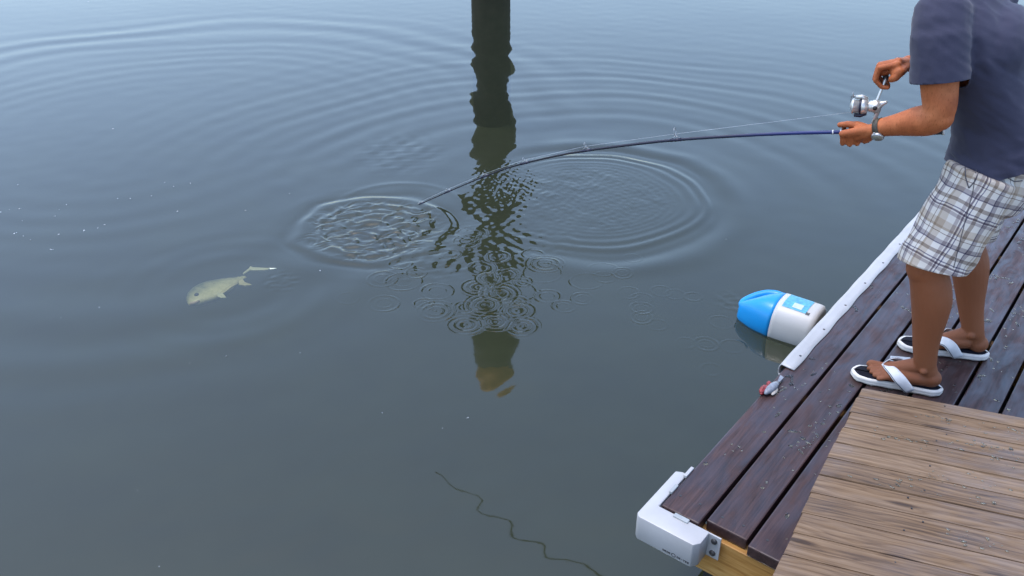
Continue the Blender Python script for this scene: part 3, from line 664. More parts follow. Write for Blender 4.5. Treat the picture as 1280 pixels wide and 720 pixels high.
def bands(sock, per, off):
    fr = t.math('FRACT', t.math('ADD', t.math('DIVIDE', sock, per), off))
    return t.ramp(fr, [(0, Wt), (.08, (.30, .30, .42)), (.10, Wt), (.13, (.29, .26, .32)), (.165, Wt), (.185, (.62, .59, .62)), (.25, Wt), (.38, (.80, .74, .68)), (.50, Bg), (.54, Wt), (.60, (.33, .26, .24)), (.612, Wt), (.72, (.55, .53, .57)), (.79, (.26, .25, .34)), (.815, Wt), (.93, (.5, .46, .44))], 'CONSTANT')
pu = bands(sx_.outputs[0], .185, .13); pv = bands(sx_.outputs[1], .172, .35)
c = t.mix(1.0, t.mix(1.0, pu, pv, 'MULTIPLY'), (.66, .61, .55, 1), 'MULTIPLY')
n2 = t.noise(t.coord(), 380, 2); t.bsdf(c, .85, t.bump(n2, .3, .001), Specular_IOR_Level=.2); M['plaid'] = t.m
M['footbed'] = simple('navy footbed', (0.012, 0.012, 0.020, 1), 0.9, 0.2, 60, 0.2, Specular_IOR_Level=0.15)
M['sole'] = simple('white rubber sole', (0.72, 0.68, 0.62, 1), 0.55, 0.15, 40, 0.15)
M['strap'] = simple('white strap', (0.66, 0.66, 0.66, 1), 0.5, 0.1, 50)
M['strapline'] = simple('grey strap piping', (0.10, 0.10, 0.12, 1), 0.6)
M['hair'] = simple('black hair', (0.012, 0.010, 0.009, 1), 0.5, 0.4, 200, 0.6)
M['leather'] = simple('olive leather band', (0.055, 0.045, 0.030, 1), 0.55, 0.3, 120, 0.3)
M['dial'] = simple('watch dial', (0.30, 0.28, 0.22, 1), 0.25, 0.3, 200)

man = empty('person', (1.55, 2.62, DECK)); tag(man, 'man in navy t-shirt, plaid shorts and white flip-flops reeling in on the dock', 'person')
MO = np.array([1.55, 2.62, DECK])
def mp(name, v, f, mat, parent=None):
    v = np.asarray(v, float) - MO; return mobj(name, v, f, mat, parent or man)
SOLE = .027
Lheel, Ltoe = onz(1178, 489, DECK + .015), onz(1064, 464, DECK + .015); Rheel, Rtoe = onz(1236, 444, DECK + .015), onz(1122, 428, DECK + .015)
def foot_frame(heel, toe, side):
    d = nz((toe - heel) * [1, 1, 0]); lat = np.array([d[1], -d[0], 0]) * side * 1.12     # lat points to the big-toe side
    return lambda x, y, z: np.array([heel[0], heel[1], DECK]) + d * x + lat * y + np.array([0, 0, z]), d, lat
FLft = foot_frame(Lheel, Ltoe, +1); FRft = foot_frame(Rheel, Rtoe, -1)     # left foot: medial side is the man's right
ANK = {}
J = dict(Lknee=np.array([1.372, 2.508, .868]), Rknee=np.array([1.605, 2.775, .860]), Lhip=np.array([1.485, 2.545, 1.205]), Rhip=np.array([1.615, 2.715, 1.205]))
body = []
pale_pts = []
for sd, (ff, d, lat), kn, hp_ in (('L', FLft, J['Lknee'], J['Lhip']), ('R', FRft, J['Rknee'], J['Rhip'])):
    z0 = SOLE; an = ff(.078, .0, z0 + .088)
    body += [ellipsoid(ff(.048, 0, z0 + .032), d * .036, lat * .031, np.array([0, 0, .033])), capsule(ff(.055, 0, z0 + .045), an, .030, .035), capsule(ff(.085, .004, z0 + .075), ff(.175, .008, z0 + .030), .031, .024),
             capsule(ff(.060, -.006, z0 + .028), ff(.165, -.022, z0 + .022), .028, .022), capsule(ff(.10, .012, z0 + .040), ff(.185, .022, z0 + .024), .028, .023),
             ellipsoid(ff(.18, 0, z0 + .022), d * .034, lat * .045, np.array([0, 0, .021])), ellipsoid(ff(.080, -.030, z0 + .072), d * .012, lat * .011, np.array([0, 0, .013])), ellipsoid(ff(.088, .030, z0 + .080), d * .013, lat * .011, np.array([0, 0, .014]))]
    for lt, x1, rr_ in ((.030, .262, .0135), (.0085, .258, .0098), (-.008, .248, .0092), (-.0225, .236, .0088), (-.036, .222, .0085)):
        body += [capsule(ff(.195 if lt > -.03 else .18, lt * .95, z0 + .020), ff(x1 - .018, lt * 1.05, z0 + rr_ + .004), rr_, rr_), capsule(ff(x1 - .018, lt * 1.05, z0 + rr_ + .004), ff(x1 - rr_, lt * 1.06, z0 + rr_), rr_, rr_ * .92)]
        pale_pts.append(ff(x1 - rr_ * .6, lt * 1.06, z0 + rr_ * 1.7))
    sh_ = kn - an; bk = -d
    lpts = [an - sh_ * .06, an, an + sh_ * .15, an + sh_ * .32 + bk * .004, an + sh_ * .50 + bk * .011, an + sh_ * .66 + bk * .015, an + sh_ * .80 + bk * .011, an + sh_ * .92 + bk * .002, kn - bk * .006, kn * .85 + hp_ * .15, kn * .5 + hp_ * .5, kn * .25 + hp_ * .75 + np.array([.012, 0, 0])]
    lr_ = [.034, .037, .041, .0475, .057, .064, .0635, .060, .060, .060, .070, .066]
    qs = spline([np.append(p, r_) for p, r_ in zip(lpts, lr_)], 4); body.append(tube([q[:3] for q in qs], [q[3] for q in qs], 24))
SA = nz((.61, .79, 0)); FA = nz((-.79, .61, 0)); SP = nz((.50, .866, 0)); FP = nz((-.866, .50, 0))
TOR = [(1.10, (1.578, 2.625), .198, .150, .55), (1.16, (1.575, 2.625), .200, .150, .55), (1.24, (1.568, 2.63), .188, .142, .7), (1.33, (1.545, 2.632), .182, .136, .85), (1.44, (1.485, 2.64), .190, .134, 1), (1.55, (1.425, 2.645), .200, .130, 1), (1.63, (1.395, 2.65), .190, .112, 1), (1.685, (1.375, 2.652), .145, .085, 1), (1.725, (1.36, 2.655), .085, .066, 1), (1.75, (1.353, 2.657), .068, .060, 1)]
def torso(infl, z_lo=None, pw=2.35):
    rings = []
    for z, (cx, cy), hw, hd, k in TOR:
        s_ = nz(SA * k + SP * (1 - k)); fw = np.array([-s_[1], s_[0], 0])
        rings.append([np.array([cx, cy, z]) + (hw + infl) * math.copysign(abs(math.cos(a)) ** (2 / pw), math.cos(a)) * s_ + (hd + infl) * math.copysign(abs(math.sin(a)) ** (2 / pw), math.sin(a)) * fw for a in np.linspace(0, 6.2832, 40, endpoint=False)])
    return loft(rings)
body.append(torso(-.034))
body += [ellipsoid((1.55, 2.625, 1.15), SP * .145, FP * .098, np.array([0, 0, .11]))]
LSH = np.array([1.222, 2.515, 1.655]); RSH = np.array([1.505, 2.800, 1.655])
LEL = ony(1174, 147, 2.455); LWR = ony(1098, 160, 2.585); REL = np.array([1.525, 2.90, 1.395]); RWR = ony(1136, 79, 2.80)
def arm(a_, e_, w_):
    P_ = [a_, a_ * .7 + e_ * .3, a_ * .35 + e_ * .65, a_ * .1 + e_ * .9, e_ * .88 + w_ * .12, e_ * .66 + w_ * .34, e_ * .35 + w_ * .65, w_]; r_ = [.060, .057, .052, .047, .047, .045, .035, .027]
    qs = spline([np.append(p, r) for p, r in zip(P_, r_)], 4); return tube([q[:3] for q in qs], [q[3] for q in qs], 22)
body += [arm(LSH, LEL, LWR), capsule(LEL, LEL * .8 + LWR * .2, .041, .042),
         capsule(RSH, REL, .060, .043), capsule(REL, REL * .7 + RWR * .3, .043, .043), capsule(REL * .7 + RWR * .3, RWR, .043, .026)]
# neck and head (above the frame)
HC_ = np.array([1.265, 2.695, 1.935]); HF = nz((-.84, .50, -.22)); HS = nz(np.cross(HF, (0, 0, 1))); HU = np.cross(HS, HF)
def hp3(f_, s_, u_): return HC_ + HF * f_ + HS * s_ + HU * u_
body += [capsule((1.36, 2.655, 1.70), hp3(-.02, 0, -.07), .060, .055), ellipsoid(hp3(-.012, 0, .02), HF * .098, HS * .076, HU * .100), ellipsoid(hp3(.030, 0, -.045), HF * .062, HS * .058, HU * .066), ellipsoid(hp3(.062, 0, -.090), HF * .025, HS * .030, HU * .022),
         capsule(hp3(.088, 0, .012), hp3(.108, 0, -.026), .010, .014), ellipsoid(hp3(.084, 0, -.058), HF * .014, HS * .024, HU * .008), ellipsoid(hp3(-.005, .078, -.005), HF * .022, HS * .010, HU * .032), ellipsoid(hp3(-.005, -.078, -.005), HF * .022, HS * .010, HU * .032),
         ellipsoid(hp3(.076, .032, .026), HF * .012, HS * .022, HU * .009), ellipsoid(hp3(.076, -.032, .026), HF * .012, HS * .022, HU * .009)]
def gripping_hand(c, a, p, qsign, wrist, offs, rad, curl, thumb, fill=False):
    a = nz(a); p = nz(p - a * (p @ a)); q = np.cross(a, p) * qsign
    at_ = lambda off, ang, r: c + a * off + r * (math.cos(R(ang)) * p + math.sin(R(ang)) * q)
    out = []
    for off, rr_, ln in zip(offs, rad, (.97, 1.06, 1.0, .84)):
        pts = [at_(off, ang, r * ln) for ang, r in curl]
        for i in range(len(pts) - 1): out.append(capsule(pts[i], pts[i + 1], rr_ * (1 - .06 * i), rr_ * (1 - .06 * (i + 1)), 12))
        out.append(capsule(wrist * .75 + pts[0] * .25, pts[0], .017, rr_ * 1.28, 12))
        out.append(ellipsoid(pts[0] + (pts[0] - c) * .06, a * rr_ * 1.05, p * rr_, q * rr_, 10, 8))
    tp = [at_(*k) for k in thumb]
    out.append(capsule(at_(offs[3] - .006, 38, .034), wrist * .8 + at_(offs[3] - .006, 38, .034) * .2, .0155, .020, 12)); out.append(capsule(at_(offs[3] * .4, 20, .036), wrist * .7 + at_(offs[3] * .4, 20, .036) * .3, .017, .022, 12))
    if fill: out.append(ellipsoid(at_(.006, 12, .036), a * .034, p * .020, q * .016, 14, 10)); out.append(ellipsoid(at_(-.012, 70, .020), a * .026, p * .020, q * .018, 14, 10))
    out += [capsule(wrist * .6 + tp[0] * .4, tp[0], .018, .0165, 12)] + [capsule(tp[i], tp[i + 1], .0150 - .002 * i, .0130 - .0018 * i, 12) for i in range(len(tp) - 1)]
    return out, tp
hd_, hdir = rod_at(hs_ - .008)
body += gripping_hand(hd_, hdir, np.array([-.35, -.85, .22]), 1 if np.cross(hdir, np.array([-.35, -.85, .22]))[2] < 0 else -1, LWR, (.036, .014, -.008, -.029), (.0094, .0098, .0094, .0084),
                      [(6, .040), (64, .042), (134, .033), (200, .025), (245, .020)], [(-.045, -12, .040), (-.006, -40, .035), (.026, -66, .026), (.048, -85, .0215)])[0]
ka = nz(cs); kc = h1 - cs * .016
body += gripping_hand(kc, ka, np.array([.75, .15, .55]), -1 if np.cross(ka, np.array([.75, .15, .55]))[0] > 0 else 1, RWR, (.026, .006, -.014, -.032), (.0095, .0098, .0094, .0085),
                      [(24, .056), (85, .044), (150, .030), (215, .026), (255, .028)], [(.036, 0, .046), (.040, -14, .030), (.032, -24, .018)], True)[0]
v, f = remesh(body, .0036, 4)
bo = mp('body', v, f, M['skin'])
pal = np.zeros(len(v), np.float32); leg = ss(1.25, 1.05, v[:, 2]).astype(np.float32) if False else (1 - ss(.75, 1.15, v[:, 2])).astype(np.float32)
for p in pale_pts: pal = np.maximum(pal, np.clip(1.4 - np.linalg.norm((v - p) * [1, 1, 1.6], axis=1) / .0075, 0, .85))
a1 = bo.data.attributes.new('pale', 'FLOAT', 'POINT'); a1.data.foreach_set('value', pal.astype(np.float32))
a2 = bo.data.attributes.new('legtone', 'FLOAT', 'POINT'); a2.data.foreach_set('value', leg)
# hair and eyes
v, f = remesh([ellipsoid(hp3(-.022, 0, .034), HF * .098, HS * .082, HU * .100), ellipsoid(hp3(-.055, 0, -.02), HF * .060, HS * .070, HU * .07)], .005, 3); mp('hair', v, f, M['hair'])
M['eye'] = simple('eye', (0.6, 0.58, 0.55, 1), 0.2)
for s_ in (1, -1): v, f = ellipsoid(hp3(.080, .032 * s_, .014), HF * .010, HS * .013, HU * .009, 14, 10); mp('eye', v, f, M['eye'])

# t-shirt
ua = nz(LEL - LSH); s_end = LSH + ua * .165; ub = nz(REL - RSH); s_endR = RSH + ub * .165
def disc_tube(p0, p1, rads, seg=24, sq=(1, 1)):
    n = len(rads); return tube([np.asarray(p0) + (np.asarray(p1) - p0) * i / (n - 1) for i in range(n)], rads, seg)
sl = [capsule(LSH - ua * .01 + SA * .02, LSH + ua * .05, .082, .080), disc_tube(LSH + ua * .03, s_end + ua * .03, [.080, .080, .0805, .081, .082]), capsule(RSH - SA * .02, RSH + ub * .05, .080, .080), disc_tube(RSH + ub * .03, s_endR + ub * .03, [.078, .078, .079, .080, .081]),
      capsule(LSH + np.array([0, 0, -.005]), np.array([1.37, 2.65, 1.70]), .070, .060), capsule(RSH + np.array([0, 0, -.005]), np.array([1.37, 2.65, 1.70]), .070, .060), ellipsoid((1.45, 2.60, 1.56), SA * .16, FA * .11, np.array([0, 0, .13]))]
v, f = remesh([torso(.004)] + sl, .0075, 6)
N = normals(v, f)
# folds: sag lines under the arm, twist at the waist
k1 = wave_noise(v @ nz((.5, .3, 1.2)), v @ nz((.8, -.6, 0)), .085, 9, 71, .5); k2 = wave_noise(v[:, 2] * 1.9 + v[:, 0], v @ nz((-.6, .8, 0)) * .7, .06, 9, 72, .4)
k1 = .4 * k1 + 1.1 * (.6 - np.abs(k1)); k2 = .4 * k2 + 1.1 * (.6 - np.abs(k2))
amp = .0019 + .0040 * (1 - ss(1.15, 1.36, v[:, 2])) + .0030 * np.exp(-(np.linalg.norm(v - (LSH + np.array([.04, .03, -.06])), axis=1) / .10) ** 2)
v = v + N * (amp * (.65 * k1 + .45 * k2))[:, None]
def in_torso(p, k=1.10):
    zz = [r[0] for r in TOR]; cx = np.interp(p[2], zz, [r[1][0] for r in TOR]); cy = np.interp(p[2], zz, [r[1][1] for r in TOR]); hw = np.interp(p[2], zz, [r[2] for r in TOR]); hd = np.interp(p[2], zz, [r[3] for r in TOR]); kk = np.interp(p[2], zz, [r[4] for r in TOR])
    s_ = nz(SA * kk + SP * (1 - kk)); fw = np.array([-s_[1], s_[0], 0]); w = np.array([p[0] - cx, p[1] - cy, 0])
    return (abs(w @ s_) / (hw + .004)) ** 2.35 + (abs(w @ fw) / (hd + .004)) ** 2.35 < k ** 2.35
def plane_cut(v, f, cuts):
    bm = bmesh.new(); vs = [bm.verts.new(p) for p in v]
    for q in f: bm.faces.new([vs[i] for i in q])
    for co_, no_, sel in cuts:
        fs = [q for q in bm.faces if sel(np.array(q.calc_center_median()))]
        g = set(fs); [g.update(q.edges) or g.update(q.verts) for q in fs]
        bmesh.ops.bisect_plane(bm, geom=list(g), plane_co=co_, plane_no=no_)
        kill = [q for q in bm.faces if (np.array(q.calc_center_median()) - co_) @ no_ > 1e-5 and sel(np.array(q.calc_center_median()))]
        bmesh.ops.delete(bm, geom=kill, context='FACES')
    bm.verts.index_update(); v = np.array([p.co[:] for p in bm.verts]); f = [tuple(p.index for p in q.verts) for q in bm.faces]; bm.free(); return v, f
dax = lambda p, o, u: np.linalg.norm(np.cross(p - o, u))
selL = lambda p: (p - s_end) @ ua > -.03 and dax(p, LSH, ua) < .12 and not in_torso(p)
selR = lambda p: (p - s_endR) @ ub > -.03 and dax(p, RSH, ub) < .12 and not in_torso(p)
v, f = plane_cut(v, f, [(s_end, ua, selL), (s_endR, ub, selR), (np.array([0, 0, 1.172]), np.array([0, 0, -1.0]), lambda p: p[2] < 1.22), (np.array([0, 0, 1.738]), np.array([0, 0, 1.0]), lambda p: p[2] > 1.70)])
v[:, 2] += .016 * np.sin(np.arctan2(v[:, 1] - 2.63, v[:, 0] - 1.54) * 2 + 1.1) * (1 - ss(1.17, 1.26, v[:, 2]))
bk_ = ss(-.06, .14, (v - np.array([1.568, 2.63, 0])) @ (-FP)); v[:, 2] += .085 * bk_ * (1 - ss(1.15, 1.42, v[:, 2]))
sh_o = mp('t_shirt', v, f, M['shirt'])
md = sh_o.modifiers.new('cloth', 'SOLIDIFY'); md.thickness = .0022; md.offset = -1

# plaid shorts
LK, RK = J['Lknee'], J['Rknee']; Lh0 = J['Lhip'] + [0, -.01, -.02]; Rh0 = J['Rhip'] + [0, .01, -.02]
def leg_tube(h, k, r0, r1): return tube([h + (k - h) * q for q in np.linspace(0, 1.18, 9)], list(np.linspace(r0, r1, 9)), 28)
pel = []
for z, hw, hd in ((1.03, .13, .09), (1.06, .172, .125), (1.12, .185, .138), (1.19, .182, .136), (1.26, .168, .124), (1.33, .158, .115)):
    pel.append([np.array([1.568, 2.628, z]) + hw * math.cos(a) * SP + hd * math.sin(a) * FP for a in np.linspace(0, 6.2832, 36, endpoint=False)])
v, f = remesh([loft(pel), leg_tube(Lh0, LK + np.array([.014, -.004, 0]), .112, .112), leg_tube(Rh0, RK + np.array([.012, 0, 0]), .106, .100)], .0075, 6)
N = normals(v, f)
kz = wave_noise(v @ nz((.9, .4, .5)), v @ nz((-.3, .2, 1)) * .5, .075, 9, 81, .5)
v = v + N * ((.0022 + .0028 * (1 - ss(.85, 1.05, v[:, 2]))) * kz)[:, None]
axL = nz(LK - Lh0); axR = nz(RK - Rh0)
dL = np.linalg.norm(np.cross(v - Lh0, axL), axis=1); dR = np.linalg.norm(np.cross(v - Rh0, axR), axis=1); isL = dL < dR
left = lambda p: np.linalg.norm(np.cross(p - Lh0, axL)) < np.linalg.norm(np.cross(p - Rh0, axR))
v, f = plane_cut(v, f, [(LK + np.array([0, 0, .004]), nz(axL + .22 * np.array([-FP[0], -FP[1], 0])), lambda p: p[2] < 1.0 and left(p)), (RK + np.array([0, 0, .012]), axR, lambda p: p[2] < 1.0 and not left(p)), (np.array([0, 0, 1.30]), np.array([0, 0, 1.0]), lambda p: p[2] > 1.2)])
isL = np.array([left(p) for p in v])
def plaid_uv(v, isL):
    uv = np.zeros((len(v), 3), np.float32)
    for m_, h, ax, sg in ((isL, Lh0, axL, 1), (~isL, Rh0, axR, -1)):
        w = v[m_] - h; al = w @ ax; pp = w - al[:, None] * ax; o_ = nz(-SP * sg); o_ = nz(o_ - ax * (o_ @ ax)); e_ = np.cross(ax, o_)
        ang = np.arctan2(pp @ e_, pp @ o_); uv[m_, 0] = ang * .112 + (0 if sg > 0 else .05); uv[m_, 1] = al
    return uv
shorts = mp('shorts', v, f, M['plaid']); a3 = shorts.data.attributes.new('plaid', 'FLOAT_VECTOR', 'POINT'); a3.data.foreach_set('vector', plaid_uv(v, isL).ravel())
md = shorts.modifiers.new('cloth', 'SOLIDIFY'); md.thickness = .0025; md.offset = -1

from mathutils.bvhtree import BVHTree
M['seam'] = simple('dark stitched seam', (0.10, 0.09, 0.10, 1), 0.8); M['trim'] = simple('white pocket trim', (0.70, 0.68, 0.64, 1), 0.8)
bv = BVHTree.FromPolygons([tuple(p) for p in v], f)
def on_cloth(px, py, lift=.001):
    d = nz(ray(px, py)); h = bv.ray_cast(Vector(EYE), Vector(d)); return None if h[0] is None else np.array(h[0]) - d * lift
def stitched(name, pix, r, mat):
    pts = [p for p in (on_cloth(a, b) for a, b in [(x0 + (x1 - x0) * q, y0 + (y1 - y0) * q) for (x0, y0), (x1, y1) in zip(pix[:-1], pix[1:]) for q in np.linspace(0, 1, 6)]) if p is not None]
    if len(pts) > 3: w, g = tube(pts, r, 6); mp(name, w, g, mat)
stitched('pocket_seam', [(1206, 203), (1207, 222), (1211, 235), (1219, 226), (1225, 210)], .0018, M['seam'])
stitched('pocket_trim', [(1255, 207), (1266, 206.5), (1277, 206)], .0035, M['trim'])
stitched('pocket_seam', [(1255, 208), (1259, 222), (1268, 227), (1278, 226)], .0016, M['seam'])
stitched('side_seam', [(1222, 200), (1216, 240), (1203, 290), (1192, 335)], .0012, M['seam'])
# flip-flops
def sole_outline(Ls, k=1.0):
    pts = []
    for a in np.linspace(0, 6.2832, 44, endpoint=False):
        x = .5 - .5 * math.cos(a); w = np.interp(x, [0, .03, .10, .25, .45, .65, .80, .92, .97, 1], [0, .018, .029, .031, .031, .037, .041, .034, .021, 0])
        pts.append((x * Ls, (w if a < math.pi else -w)))
    return pts
for nm, (ff, d, lat), hl, tl in (('L', FLft, Lheel, Ltoe), ('R', FRft, Rheel, Rtoe)):
    Ls = np.linalg.norm((tl - hl)[:2]); ol = sole_outline(Ls); ctr = np.array([Ls / 2, 0])
    fo = bpy.data.objects.new('flip_flop', None); link(fo, man); fo.empty_display_size = .05
    def ringz(z, k, rip=0): return [ff(*(ctr + (np.array(p) - ctr) * (1 + k / .15 if False else 1) + np.array([k * (p[0] - Ls / 2) / (Ls / 2), k * float(np.sign(round(p[1], 5)))])), z + rip * math.sin(i * 1.9)) for i, p in enumerate(ol)]
    v, f = loft([ringz(.001, -.004), ringz(.004, .000, .0015), ringz(.012, .002), ringz(.014, .0005), ringz(.018, .002), ringz(.025, .001), ringz(.0268, -.002)]); mp('sole', v, f, M['sole'], fo)
    v, f = loft([ringz(.0262, -.0055), ringz(.0282, -.006)]); mp('footbed', v, f, M['footbed'], fo)
    # V strap from the toe post to both sides
    for sg, xe in ((1, .125), (-1, .115)):
        P0 = np.array(ff(.205, .018, SOLE + .024)); P1 = ff(.178, sg * .030 + .006, SOLE + .044); P2 = ff(.150, sg * .046, SOLE + .034); P3 = ff(xe - .01, sg * .046, .022)
        path = spline([P0, P1, P2, P3], 6); w_ = np.interp(np.linspace(0, 1, len(path)), [0, .25, .7, 1], [.008, .016, .020, .018]); rings = []; lrings = []
        for i, p in enumerate(path):
            tg = nz(path[min(i + 1, len(path) - 1)] - path[max(i - 1, 0)]); cen = ff(p @ d - ff(0, 0, 0) @ d, 0, SOLE + .008); out_ = nz((p - cen) - tg * ((p - cen) @ tg)); sd_ = np.cross(tg, out_)
            p = p + out_ * .005
            rings.append([p + sd_ * w_[i] * x + out_ * y for x, y in ((-1, -.001), (-1, .0015), (-.6, .003), (0, .0035), (.6, .003), (1, .0015), (1, -.001), (0, -.0005))])
            lrings.append([p + sd_ * (w_[i] * .82 + x) + out_ * y for x, y in ((-.0012, .001), (-.0012, .0034), (.0012, .0030), (.0012, .001))])
        v, f = loft(rings); so = mp('strap', v, f, M['strap'], fo); v, f = loft(lrings[2:]); mp('piping', v, f, M['strapline'], fo)
    v, f = tube([ff(.206, .018, SOLE), ff(.205, .018, SOLE + .030)], .0045, 8); mp('toe_post', v, f, M['strap'], fo)

# wristwatch on the left wrist
fa = nz(LWR - LEL); wc = LWR - fa * .004; wd = nz(np.array([-.25, -.75, -.62])); wd = nz(wd - fa * (wd @ fa)); we = np.cross(fa, wd)
wt = bpy.data.objects.new('wristwatch', None); link(wt, man); wt.empty_display_size = .03
rings = []
for x, r in ((-.009, .0275), (-.009, .0300), (.009, .0296), (.009, .0270)): rings.append([wc + fa * x + r * 1.02 * (math.cos(a) * wd + math.sin(a) * we) for a in np.linspace(0, 6.2832, 28, endpoint=False)])
v, f = loft(rings + [rings[0]], False); mp('band', v, f, M['leather'], wt)
wf = wc + wd * .030
v, f = tube([wf - wd * .002, wf + wd * .005, wf + wd * .008], [.0185, .0190, .0165], 24); mp('case', v, f, M['steel'], wt)
v, f = tube([wf + wd * .0075, wf + wd * .0086], [.0148, .0146], 24); mp('dial', v, f, M['dial'], wt)
v, f = tube([wf + we * .017 + wd * .002, wf + we * .023 + wd * .002], .003, 8); mp('crown', v, f, M['steel'], wt)

# ------------------------------------------------------------------ small things on the dock
M['card'] = simple('pale grey card', (0.42, 0.45, 0.47, 1), 0.4, 0.1, 40)
cq = [onz(1110, 456, DECK + .003), onz(1113, 445, DECK + .003), onz(1138, 447, DECK + .003), onz(1137, 459, DECK + .003)]
bm = bmesh.new(); lo = [bm.verts.new(p - [0, 0, .002]) for p in cq]; hi = [bm.verts.new(p + [0, 0, .0015]) for p in cq]; bm.faces.new(lo); bm.faces.new(hi[::-1])
for i in range(4): bm.faces.new((lo[i], hi[i], hi[(i + 1) % 4], lo[(i + 1) % 4]))
bmesh.ops.recalc_face_normals(bm, faces=bm.faces); bmesh.ops.bevel(bm, geom=bm.edges[:], offset=.0006, segments=1, affect='EDGES')
me = bpy.data.meshes.new('card'); bm.to_mesh(me); bm.free(); me.materials.append(M['card']); tag(link(bpy.data.objects.new('card', me)), "small pale grey card lying on the boards behind the man's nearer foot", 'card')
# steel ring cleat half hidden by the platform
rc0 = onz(1056, 546, DECK); ring = [rc0 + np.array([.022 * math.cos(a) * DD[1] + .012, -.022 * math.cos(a) * DD[0], .012 + .026 * math.sin(a)]) for a in np.linspace(R(-25), R(205), 18)]
cl = empty('ring_cleat', tuple(rc0)); tag(cl, 'bright steel ring cleat on the dock beside the platform edge', 'cleat')
v, f = tube(np.array(ring) - rc0, .0042, 10); mobj('ring', v, f, M['steel'], cl)
v, f = lathe([(.016, .0002), (.016, .004), (.010, .007), (.004, .012)], 16); mobj('base', v, f, M['steel'], cl)
# cut bait fish at the dock edge
M['bait'] = simple('grey bait skin', (0.25, 0.27, 0.31, 1), 0.25, 0.4, 90, 0.3)
M['bait_pale'] = simple('pale bait belly', (0.42, 0.38, 0.34, 1), 0.35, 0.3, 60)
M['gore'] = simple('red raw flesh', (0.30, 0.035, 0.035, 1), 0.25, 0.5, 110, 0.4)
b0 = onz(954, 492, DECK + .012); b1 = onz(970, 478, DECK + .012); bdv = nz((b1 - b0) * [1, 1, 0]); bl_ = np.linalg.norm(b1 - b0); bs_ = np.array([-bdv[1], bdv[0], 0]); UPV = np.array([0, 0, 1.0])
bait = empty('bait_fish', (b0[0], b0[1], DECK)); tag(bait, 'small grey bait fish cut open red on the dock edge', 'bait fish'); B0 = np.array([b0[0], b0[1], DECK])
def bq(x, y, z): return bdv * x + bs_ * y + UPV * z
rings = []
for q, h, w in ((0, .003, .003), (.12, .010, .009), (.35, .016, .014), (.6, .018, .016), (.85, .013, .012), (1.0, .009, .008)):
    rings.append([bq(q * bl_, -.006 + w * math.cos(a), .014 + h * math.sin(a) * .8) for a in np.linspace(0, 6.2832, 16, endpoint=False)])
v, f = loft(rings); mobj('bait_body', v, f, M['bait'], bait)
v, f = remesh([ellipsoid(bq(.020, .014, .012), bq(.026, .004, 0), bq(0, .009, 0), bq(0, 0, .010)), ellipsoid(bq(.058, .012, .014), bq(.016, .006, 0), bq(0, .008, 0), bq(0, 0, .011)), capsule(bq(.0, .006, .010), bq(.065, .010, .015), .006, .007)], .002, 3)
for p in v: p += .0012 * np.sin(p * 900)
mobj('flesh', v, f, M['gore'], bait)
v, f = remesh([ellipsoid(bq(.045, -.020, .007), bq(.026, .003, 0), bq(0, .009, 0), bq(0, 0, .006))], .002, 2); mobj('belly', v, f, M['bait_pale'], bait)
V = [bq(bl_ * .92, -.005, .014), bq(bl_ * 1.15, .000, .013), bq(bl_ + .050, .010, .010), bq(bl_ + .046, -.006, .010), bq(bl_ * 1.1, -.010, .012)]
n = len(V); V = V + [p + UPV * .004 for p in V]
mobj('tail', V, [tuple(range(n - 1, -1, -1)), tuple(range(n, 2 * n))] + [(i, (i + 1) % n, n + (i + 1) % n, n + i) for i in range(n)], M['bait'], bait, False)

# ------------------------------------------------------------------ water drops on the boards, froth on the water
t = NT('clear water drops'); fr = t.n('Fresnel'); fr.inputs[0].default_value = 1.37; g_ = t.n('BsdfGlossy'); g_.inputs['Roughness'].default_value = .20; tr_ = t.n('BsdfTransparent'); tr_.inputs[0].default_value = (.93, .93, .94, 1)
ms = t.n('MixShader'); t.l(fr.outputs[0], ms.inputs[0]); t.l(tr_.outputs[0], ms.inputs[1]); t.l(g_.outputs[0], ms.inputs[2]); t.l(ms.outputs[0], t.out.inputs[0]); M['drop'] = t.m
dome = [[(r * math.cos(a), r * math.sin(a), z) for a in np.linspace(0, 6.2832, 9, endpoint=False)] for r, z in ((1.0, 0), (.85, .24), (.5, .38), (.08, .42))]
dv, dfc = loft(dome); dv = np.array(dv); drops = []
def add_drop(c, sx, sy, ang, h):
    ca, sa = math.cos(ang), math.sin(ang); q = dv * [sx, sy, h]
    drops.append((np.stack([q[:, 0] * ca - q[:, 1] * sa, q[:, 0] * sa + q[:, 1] * ca, q[:, 2]], 1) + c, dfc))
rr = random.Random(11)
def on_board(n):
    for k in range(15):
        if gaps[k] + .014 < n < gaps[k + 1] - .014: return True
    return False
clusters = [(rr.uniform(1.82, 4.6), rr.uniform(-.83, .1), rr.uniform(.03, .12)) for _ in range(46)]
for tt, n, sp_ in clusters:
    for _ in range(rr.randint(6, 26)):
        a, b = tt + rr.gauss(0, sp_ * 1.6), n + rr.gauss(0, sp_ * .45)
        if a < 1.83 or not on_board(b): continue
        s_ = rr.choice([.002, .0025, .003, .004, .004, .006, .009]); add_drop(dk(a, b, DECK + .0001), s_ * rr.uniform(.8, 2.2), s_ * rr.uniform(.7, 1.1), DANG + rr.gauss(0, .7), min(.0024, s_ * .6))
for _ in range(50):                                  # short worm-like runs of standing water
    a, b = rr.uniform(1.95, 4.4), rr.uniform(-.82, .05); ang = rr.uniform(-.6, .6)
    for q in range(rr.randint(4, 11)):
        if on_board(b) and on_board(b + .006): add_drop(dk(a, b, DECK + .0001), rr.uniform(.004, .009), rr.uniform(.003, .005), DANG + ang, .0028)
        a += .007 * math.cos(ang); b += .007 * math.sin(ang); ang += rr.gauss(0, .55)
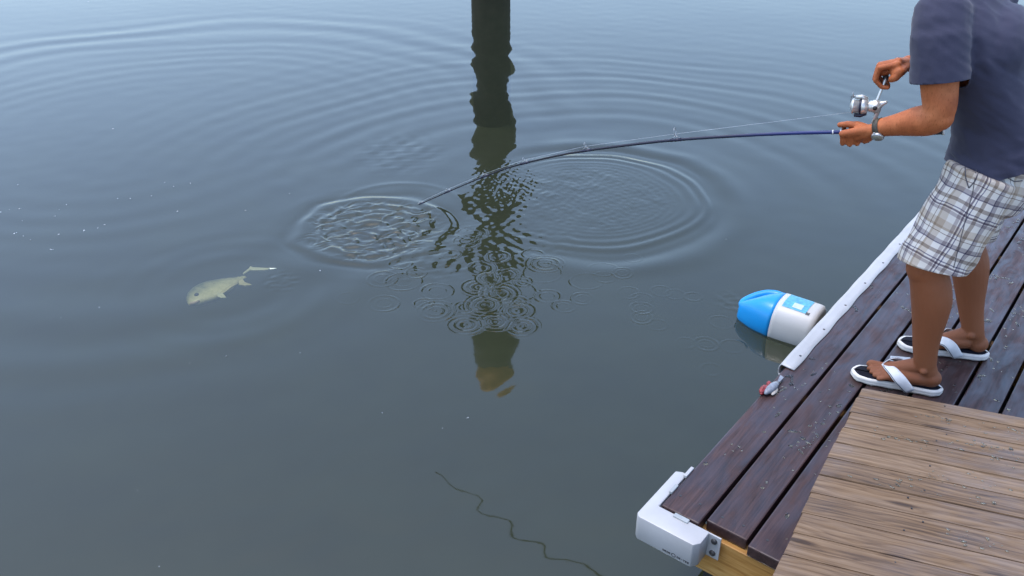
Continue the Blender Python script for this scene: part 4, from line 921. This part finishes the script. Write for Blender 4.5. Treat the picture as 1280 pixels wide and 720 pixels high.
v, f = join(drops); tag(mobj('deck_water_drops', v, f, M['drop']), 'clear water drops beaded over the dark dock boards', 'water drops', kind='stuff')
drops = []
for _ in range(46):
    a, b, sp_ = rr.uniform(.0, 1.3), rr.uniform(.01, .62), rr.uniform(.02, .06)
    if rr.random() > .25 + .6 * a: continue
    for _ in range(rr.randint(8, 26)):
        x, y = a + rr.gauss(0, sp_ * 1.8) + sh * b, b + rr.gauss(0, sp_ * .4)
        if y < .008 or x < sh * y + .01: continue
        s_ = rr.choice([.0012, .0015, .002, .002, .003, .004]); p = A_ + U_ * x + perp * y; add_drop(np.array([p[0], p[1], PZ + .0008]), s_ * rr.uniform(1, 2.2), s_, PANG + rr.gauss(0, .5), min(.0026, s_ * .7))
v, f = join(drops); tag(mobj('platform_water_drops', v, f, M['drop']), 'clear water drops on the light brown platform boards', 'water drops', kind='stuff')
M['froth'] = simple('white froth', (0.55, 0.58, 0.60, 1), 0.3)
fr_px = [(141, 161, 5), (22, 231, 3), (1, 265, 4), (12, 262, 2), (24, 261, 4), (83, 256, 4), (74, 262, 2), (69, 270, 3), (28, 276, 2), (18, 292, 6), (29, 295, 3), (38, 300, 3), (73, 293, 4), (105, 288, 6), (122, 285, 3), (131, 281, 4), (64, 312, 5), (147, 248, 3), (163, 248, 3), (189, 245, 3), (206, 228, 3), (217, 233, 4), (238, 229, 4), (222, 264, 4), (307, 263, 3), (76, 397, 3), (124, 384, 3), (111, 2, 3), (283, 445, 3), (237, 454, 2), (400, 338, 4), (362, 242, 2), (375, 441, 2), (199, 708, 3), (553, 535, 2), (585, 522, 4), (478, 516, 3), (172, 613, 2), (908, 299, 3), (655, 268, 2)]
drops = []
for x, y, s_ in fr_px:
    c = onz(x, y, .0005); k = s_ * .00075 * (c[1] / 5 + .3); add_drop(c, k, k * .8, rr.uniform(0, 3), k * 1.1)
    for _ in range(2): add_drop(c + np.array([rr.gauss(0, k), rr.gauss(0, k), 0]), k * .5, k * .5, 0, k * .6)
v, f = join(drops); tag(mobj('froth_flecks', v, f, M['froth']), 'tiny white froth flecks drifting on the water', 'froth', kind='stuff')
